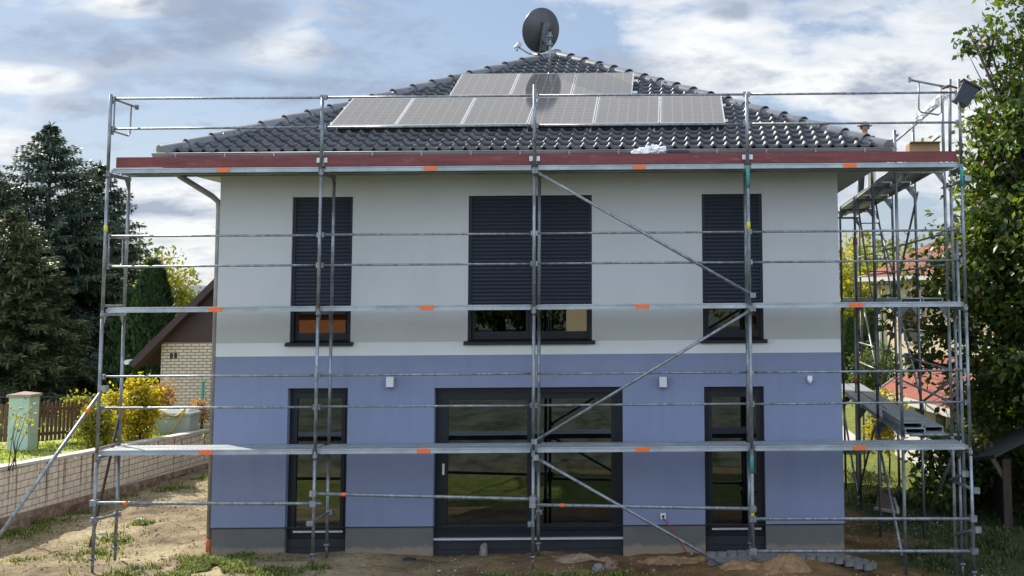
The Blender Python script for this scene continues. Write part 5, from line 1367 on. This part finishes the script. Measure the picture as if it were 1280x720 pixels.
# ------------------------------------------------------------------ light
SUN_EL, SUN_AZ = 36, -43          # azimuth from +Y, negative to the left
sd = Vector((math.sin(rad(SUN_AZ))*math.cos(rad(SUN_EL)), math.cos(rad(SUN_AZ))*math.cos(rad(SUN_EL)), math.sin(rad(SUN_EL))))
ld_ = bpy.data.lights.new('sun', 'SUN'); ld_.energy = 4.4; ld_.angle = rad(.5); ld_.color = (1,.93,.82)
so = bpy.data.objects.new('sun', ld_); col.objects.link(so); so.rotation_euler = (-sd).to_track_quat('-Z','Y').to_euler(); so.location = (-20,20,30)

w = bpy.data.worlds.new('World'); scene.world = w; w.use_nodes = True; nt = w.node_tree; nt.nodes.clear()
out = N(nt, 'ShaderNodeOutputWorld'); bg = N(nt, 'ShaderNodeBackground'); bg.inputs['Strength'].default_value = .05
sky = N(nt, 'ShaderNodeTexSky'); sky.sky_type = 'NISHITA'; sky.sun_disc = False; sky.sun_elevation = rad(SUN_EL); sky.sun_rotation = rad(SUN_AZ % 360)
sky.air_density = 1.0; sky.dust_density = .6; sky.ozone_density = 1.6
tc = N(nt, 'ShaderNodeTexCoord'); sx = N(nt, 'ShaderNodeSeparateXYZ'); nt.links.new(tc.outputs['Generated'], sx.inputs[0])
def mth(op, a, b=None, clamp=False):
    n = N(nt, 'ShaderNodeMath', operation=op); n.use_clamp = clamp
    for i, x in enumerate((a, b)):
        if x is None: continue
        if isinstance(x, (int, float)): n.inputs[i].default_value = x
        else: nt.links.new(x, n.inputs[i])
    return n.outputs[0]
zz = mth('ADD', mth('MAXIMUM', sx.outputs[2], 0.0), .30)
cb = N(nt, 'ShaderNodeCombineXYZ'); nt.links.new(mth('DIVIDE', sx.outputs[0], zz), cb.inputs[0]); nt.links.new(mth('DIVIDE', sx.outputs[1], zz), cb.inputs[1])
def wn(scale, off, detail=7, rough=.55, st=(1,1,1), dist=.0):
    mp = N(nt, 'ShaderNodeMapping'); mp.inputs['Location'].default_value = off; mp.inputs['Scale'].default_value = st
    nt.links.new(cb.outputs[0], mp.inputs[0]); n = N(nt, 'ShaderNodeTexNoise'); n.inputs['Scale'].default_value = scale; n.inputs['Detail'].default_value = detail; n.inputs['Roughness'].default_value = rough; n.inputs['Distortion'].default_value = dist
    nt.links.new(mp.outputs[0], n.inputs['Vector']); return n.outputs['Fac']
def blob(u, v, ru, rv):
    """soft mask round a direction of the sky (wider than tall)"""
    d = ray(u, v).normalized(); az = math.atan2(d.x, d.y); el = math.asin(d.z)
    a2 = N(nt, 'ShaderNodeMath', operation='ARCTAN2'); nt.links.new(sx.outputs[0], a2.inputs[0]); nt.links.new(sx.outputs[1], a2.inputs[1])
    e = mth('DIVIDE', mth('SUBTRACT', mth('ARCSINE', sx.outputs[2]), el), rv/F_PX); a = mth('DIVIDE', mth('SUBTRACT', a2.outputs[0], az), ru/F_PX)
    q = mth('ADD', mth('MULTIPLY', e, e), mth('MULTIPLY', a, a)); return mth('SUBTRACT', 1, mth('MULTIPLY', q, 1.0), True)
def addc(x, items):
    for m_, k in items: x = mth('ADD', x, mth('MULTIPLY', m_, k))
    return x
n1 = wn(1.5, (3.2,1.7,0), 8, .54, (1,1.2,1), .15)
n2 = wn(4.6, (7.1,4.2,0), 8, .58, (1,1.15,1), .2)
n3 = wn(11, (2.2,9.1,0), 6, .6, (1,1.1,1), .1)
base_c = mth('ADD', mth('MULTIPLY', mth('SUBTRACT', mth('ADD', mth('MULTIPLY', n1, .5), mth('ADD', mth('MULTIPLY', n2, .35), mth('MULTIPLY', n3, .15))), .5), 2.0), .5)
white = addc(base_c, [(blob(1010,70,230,80),.24), (blob(1130,130,170,70),.16), (blob(850,40,90,50),.12), (blob(25,98,80,20),.24), (blob(10,185,60,24),.22), (blob(215,243,140,24),.26), (blob(215,285,150,16),.20), (blob(235,322,120,20),.16), (blob(175,6,80,22),.16), (blob(350,60,90,40),.14), (blob(1240,60,60,60),.05), (blob(560,50,170,90),-.14), (blob(240,140,240,50),-.12), (blob(1010,170,120,22),-.10)])
wr = ramp(nt, white, [(.50,(0,0,0)),(.60,(.6,.6,.6)),(.72,(1,1,1))])
grey = addc(mth('ADD', mth('MULTIPLY', mth('SUBTRACT', mth('ADD', mth('MULTIPLY', n2, .7), mth('MULTIPLY', n3, .3)), .5), 1.6), .5), [(blob(270,22,95,50),.34), (blob(110,60,120,50),.12), (blob(440,90,160,50),.12), (blob(900,14,60,18),.18), (blob(1000,20,50,14),.12), (blob(990,168,110,20),.08), (blob(200,262,130,14),.12), (blob(330,130,200,60),.08)])
gr = ramp(nt, grey, [(.50,(0,0,0)),(.74,(.85,.85,.85))])
# veil of thin cloud, bright cloud, darker cloud bellies
veil = N(nt, 'ShaderNodeMix', data_type='RGBA'); veil.inputs['Factor'].default_value = .5; nt.links.new(sky.outputs[0], veil.inputs['A']); veil.inputs['B'].default_value = (5.0,6.4,9.3,1)
m1 = N(nt, 'ShaderNodeMix', data_type='RGBA'); nt.links.new(wr.outputs[0], m1.inputs['Factor']); nt.links.new(veil.outputs['Result'], m1.inputs['A']); m1.inputs['B'].default_value = (10.9,11.1,11.4,1)
m2 = N(nt, 'ShaderNodeMix', data_type='RGBA'); nt.links.new(gr.outputs[0], m2.inputs['Factor']); nt.links.new(m1.outputs['Result'], m2.inputs['A']); m2.inputs['B'].default_value = (3.8,4.6,6.3,1)
fac_ = N(nt, 'ShaderNodeMapRange'); fac_.interpolation_type = 'SMOOTHSTEP'  # sky behind the camera brightened, added fill for the shaded house front
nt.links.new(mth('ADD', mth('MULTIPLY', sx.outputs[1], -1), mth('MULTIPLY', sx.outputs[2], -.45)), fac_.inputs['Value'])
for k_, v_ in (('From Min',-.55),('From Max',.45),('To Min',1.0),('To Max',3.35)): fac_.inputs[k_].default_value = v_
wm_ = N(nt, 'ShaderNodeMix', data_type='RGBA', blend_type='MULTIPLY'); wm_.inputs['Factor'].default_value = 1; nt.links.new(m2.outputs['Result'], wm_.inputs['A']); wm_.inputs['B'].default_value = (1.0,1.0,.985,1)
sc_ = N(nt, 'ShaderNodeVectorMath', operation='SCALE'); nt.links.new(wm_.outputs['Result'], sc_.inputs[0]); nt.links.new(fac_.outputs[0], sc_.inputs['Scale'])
# bright cloud high up towards the sun
dt_ = N(nt, 'ShaderNodeVectorMath', operation='DOT_PRODUCT'); nt.links.new(tc.outputs['Generated'], dt_.inputs[0])
gd_ = Vector((math.sin(rad(-6))*math.cos(rad(58)), math.cos(rad(-6))*math.cos(rad(58)), math.sin(rad(58)))); dt_.inputs[1].default_value = gd_
gl_ = N(nt, 'ShaderNodeMapRange'); gl_.interpolation_type = 'SMOOTHSTEP'; nt.links.new(dt_.outputs['Value'], gl_.inputs['Value'])
for k_, v_ in (('From Min',.80),('From Max',.95),('To Min',0.0),('To Max',1.0)): gl_.inputs[k_].default_value = v_
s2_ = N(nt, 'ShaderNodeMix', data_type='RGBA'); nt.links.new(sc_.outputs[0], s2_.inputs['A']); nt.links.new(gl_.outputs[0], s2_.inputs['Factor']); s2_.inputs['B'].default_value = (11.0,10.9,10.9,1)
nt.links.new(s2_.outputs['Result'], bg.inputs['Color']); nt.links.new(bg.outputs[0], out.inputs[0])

vs_ = scene.view_settings; vs_.view_transform = 'Standard'; vs_.look = 'None'; vs_.exposure = .85; vs_.gamma = 1
scene.cycles.max_bounces = 8; scene.cycles.transparent_max_bounces = 12; scene.cycles.use_denoising = True
scene.cycles.sample_clamp_indirect = 6
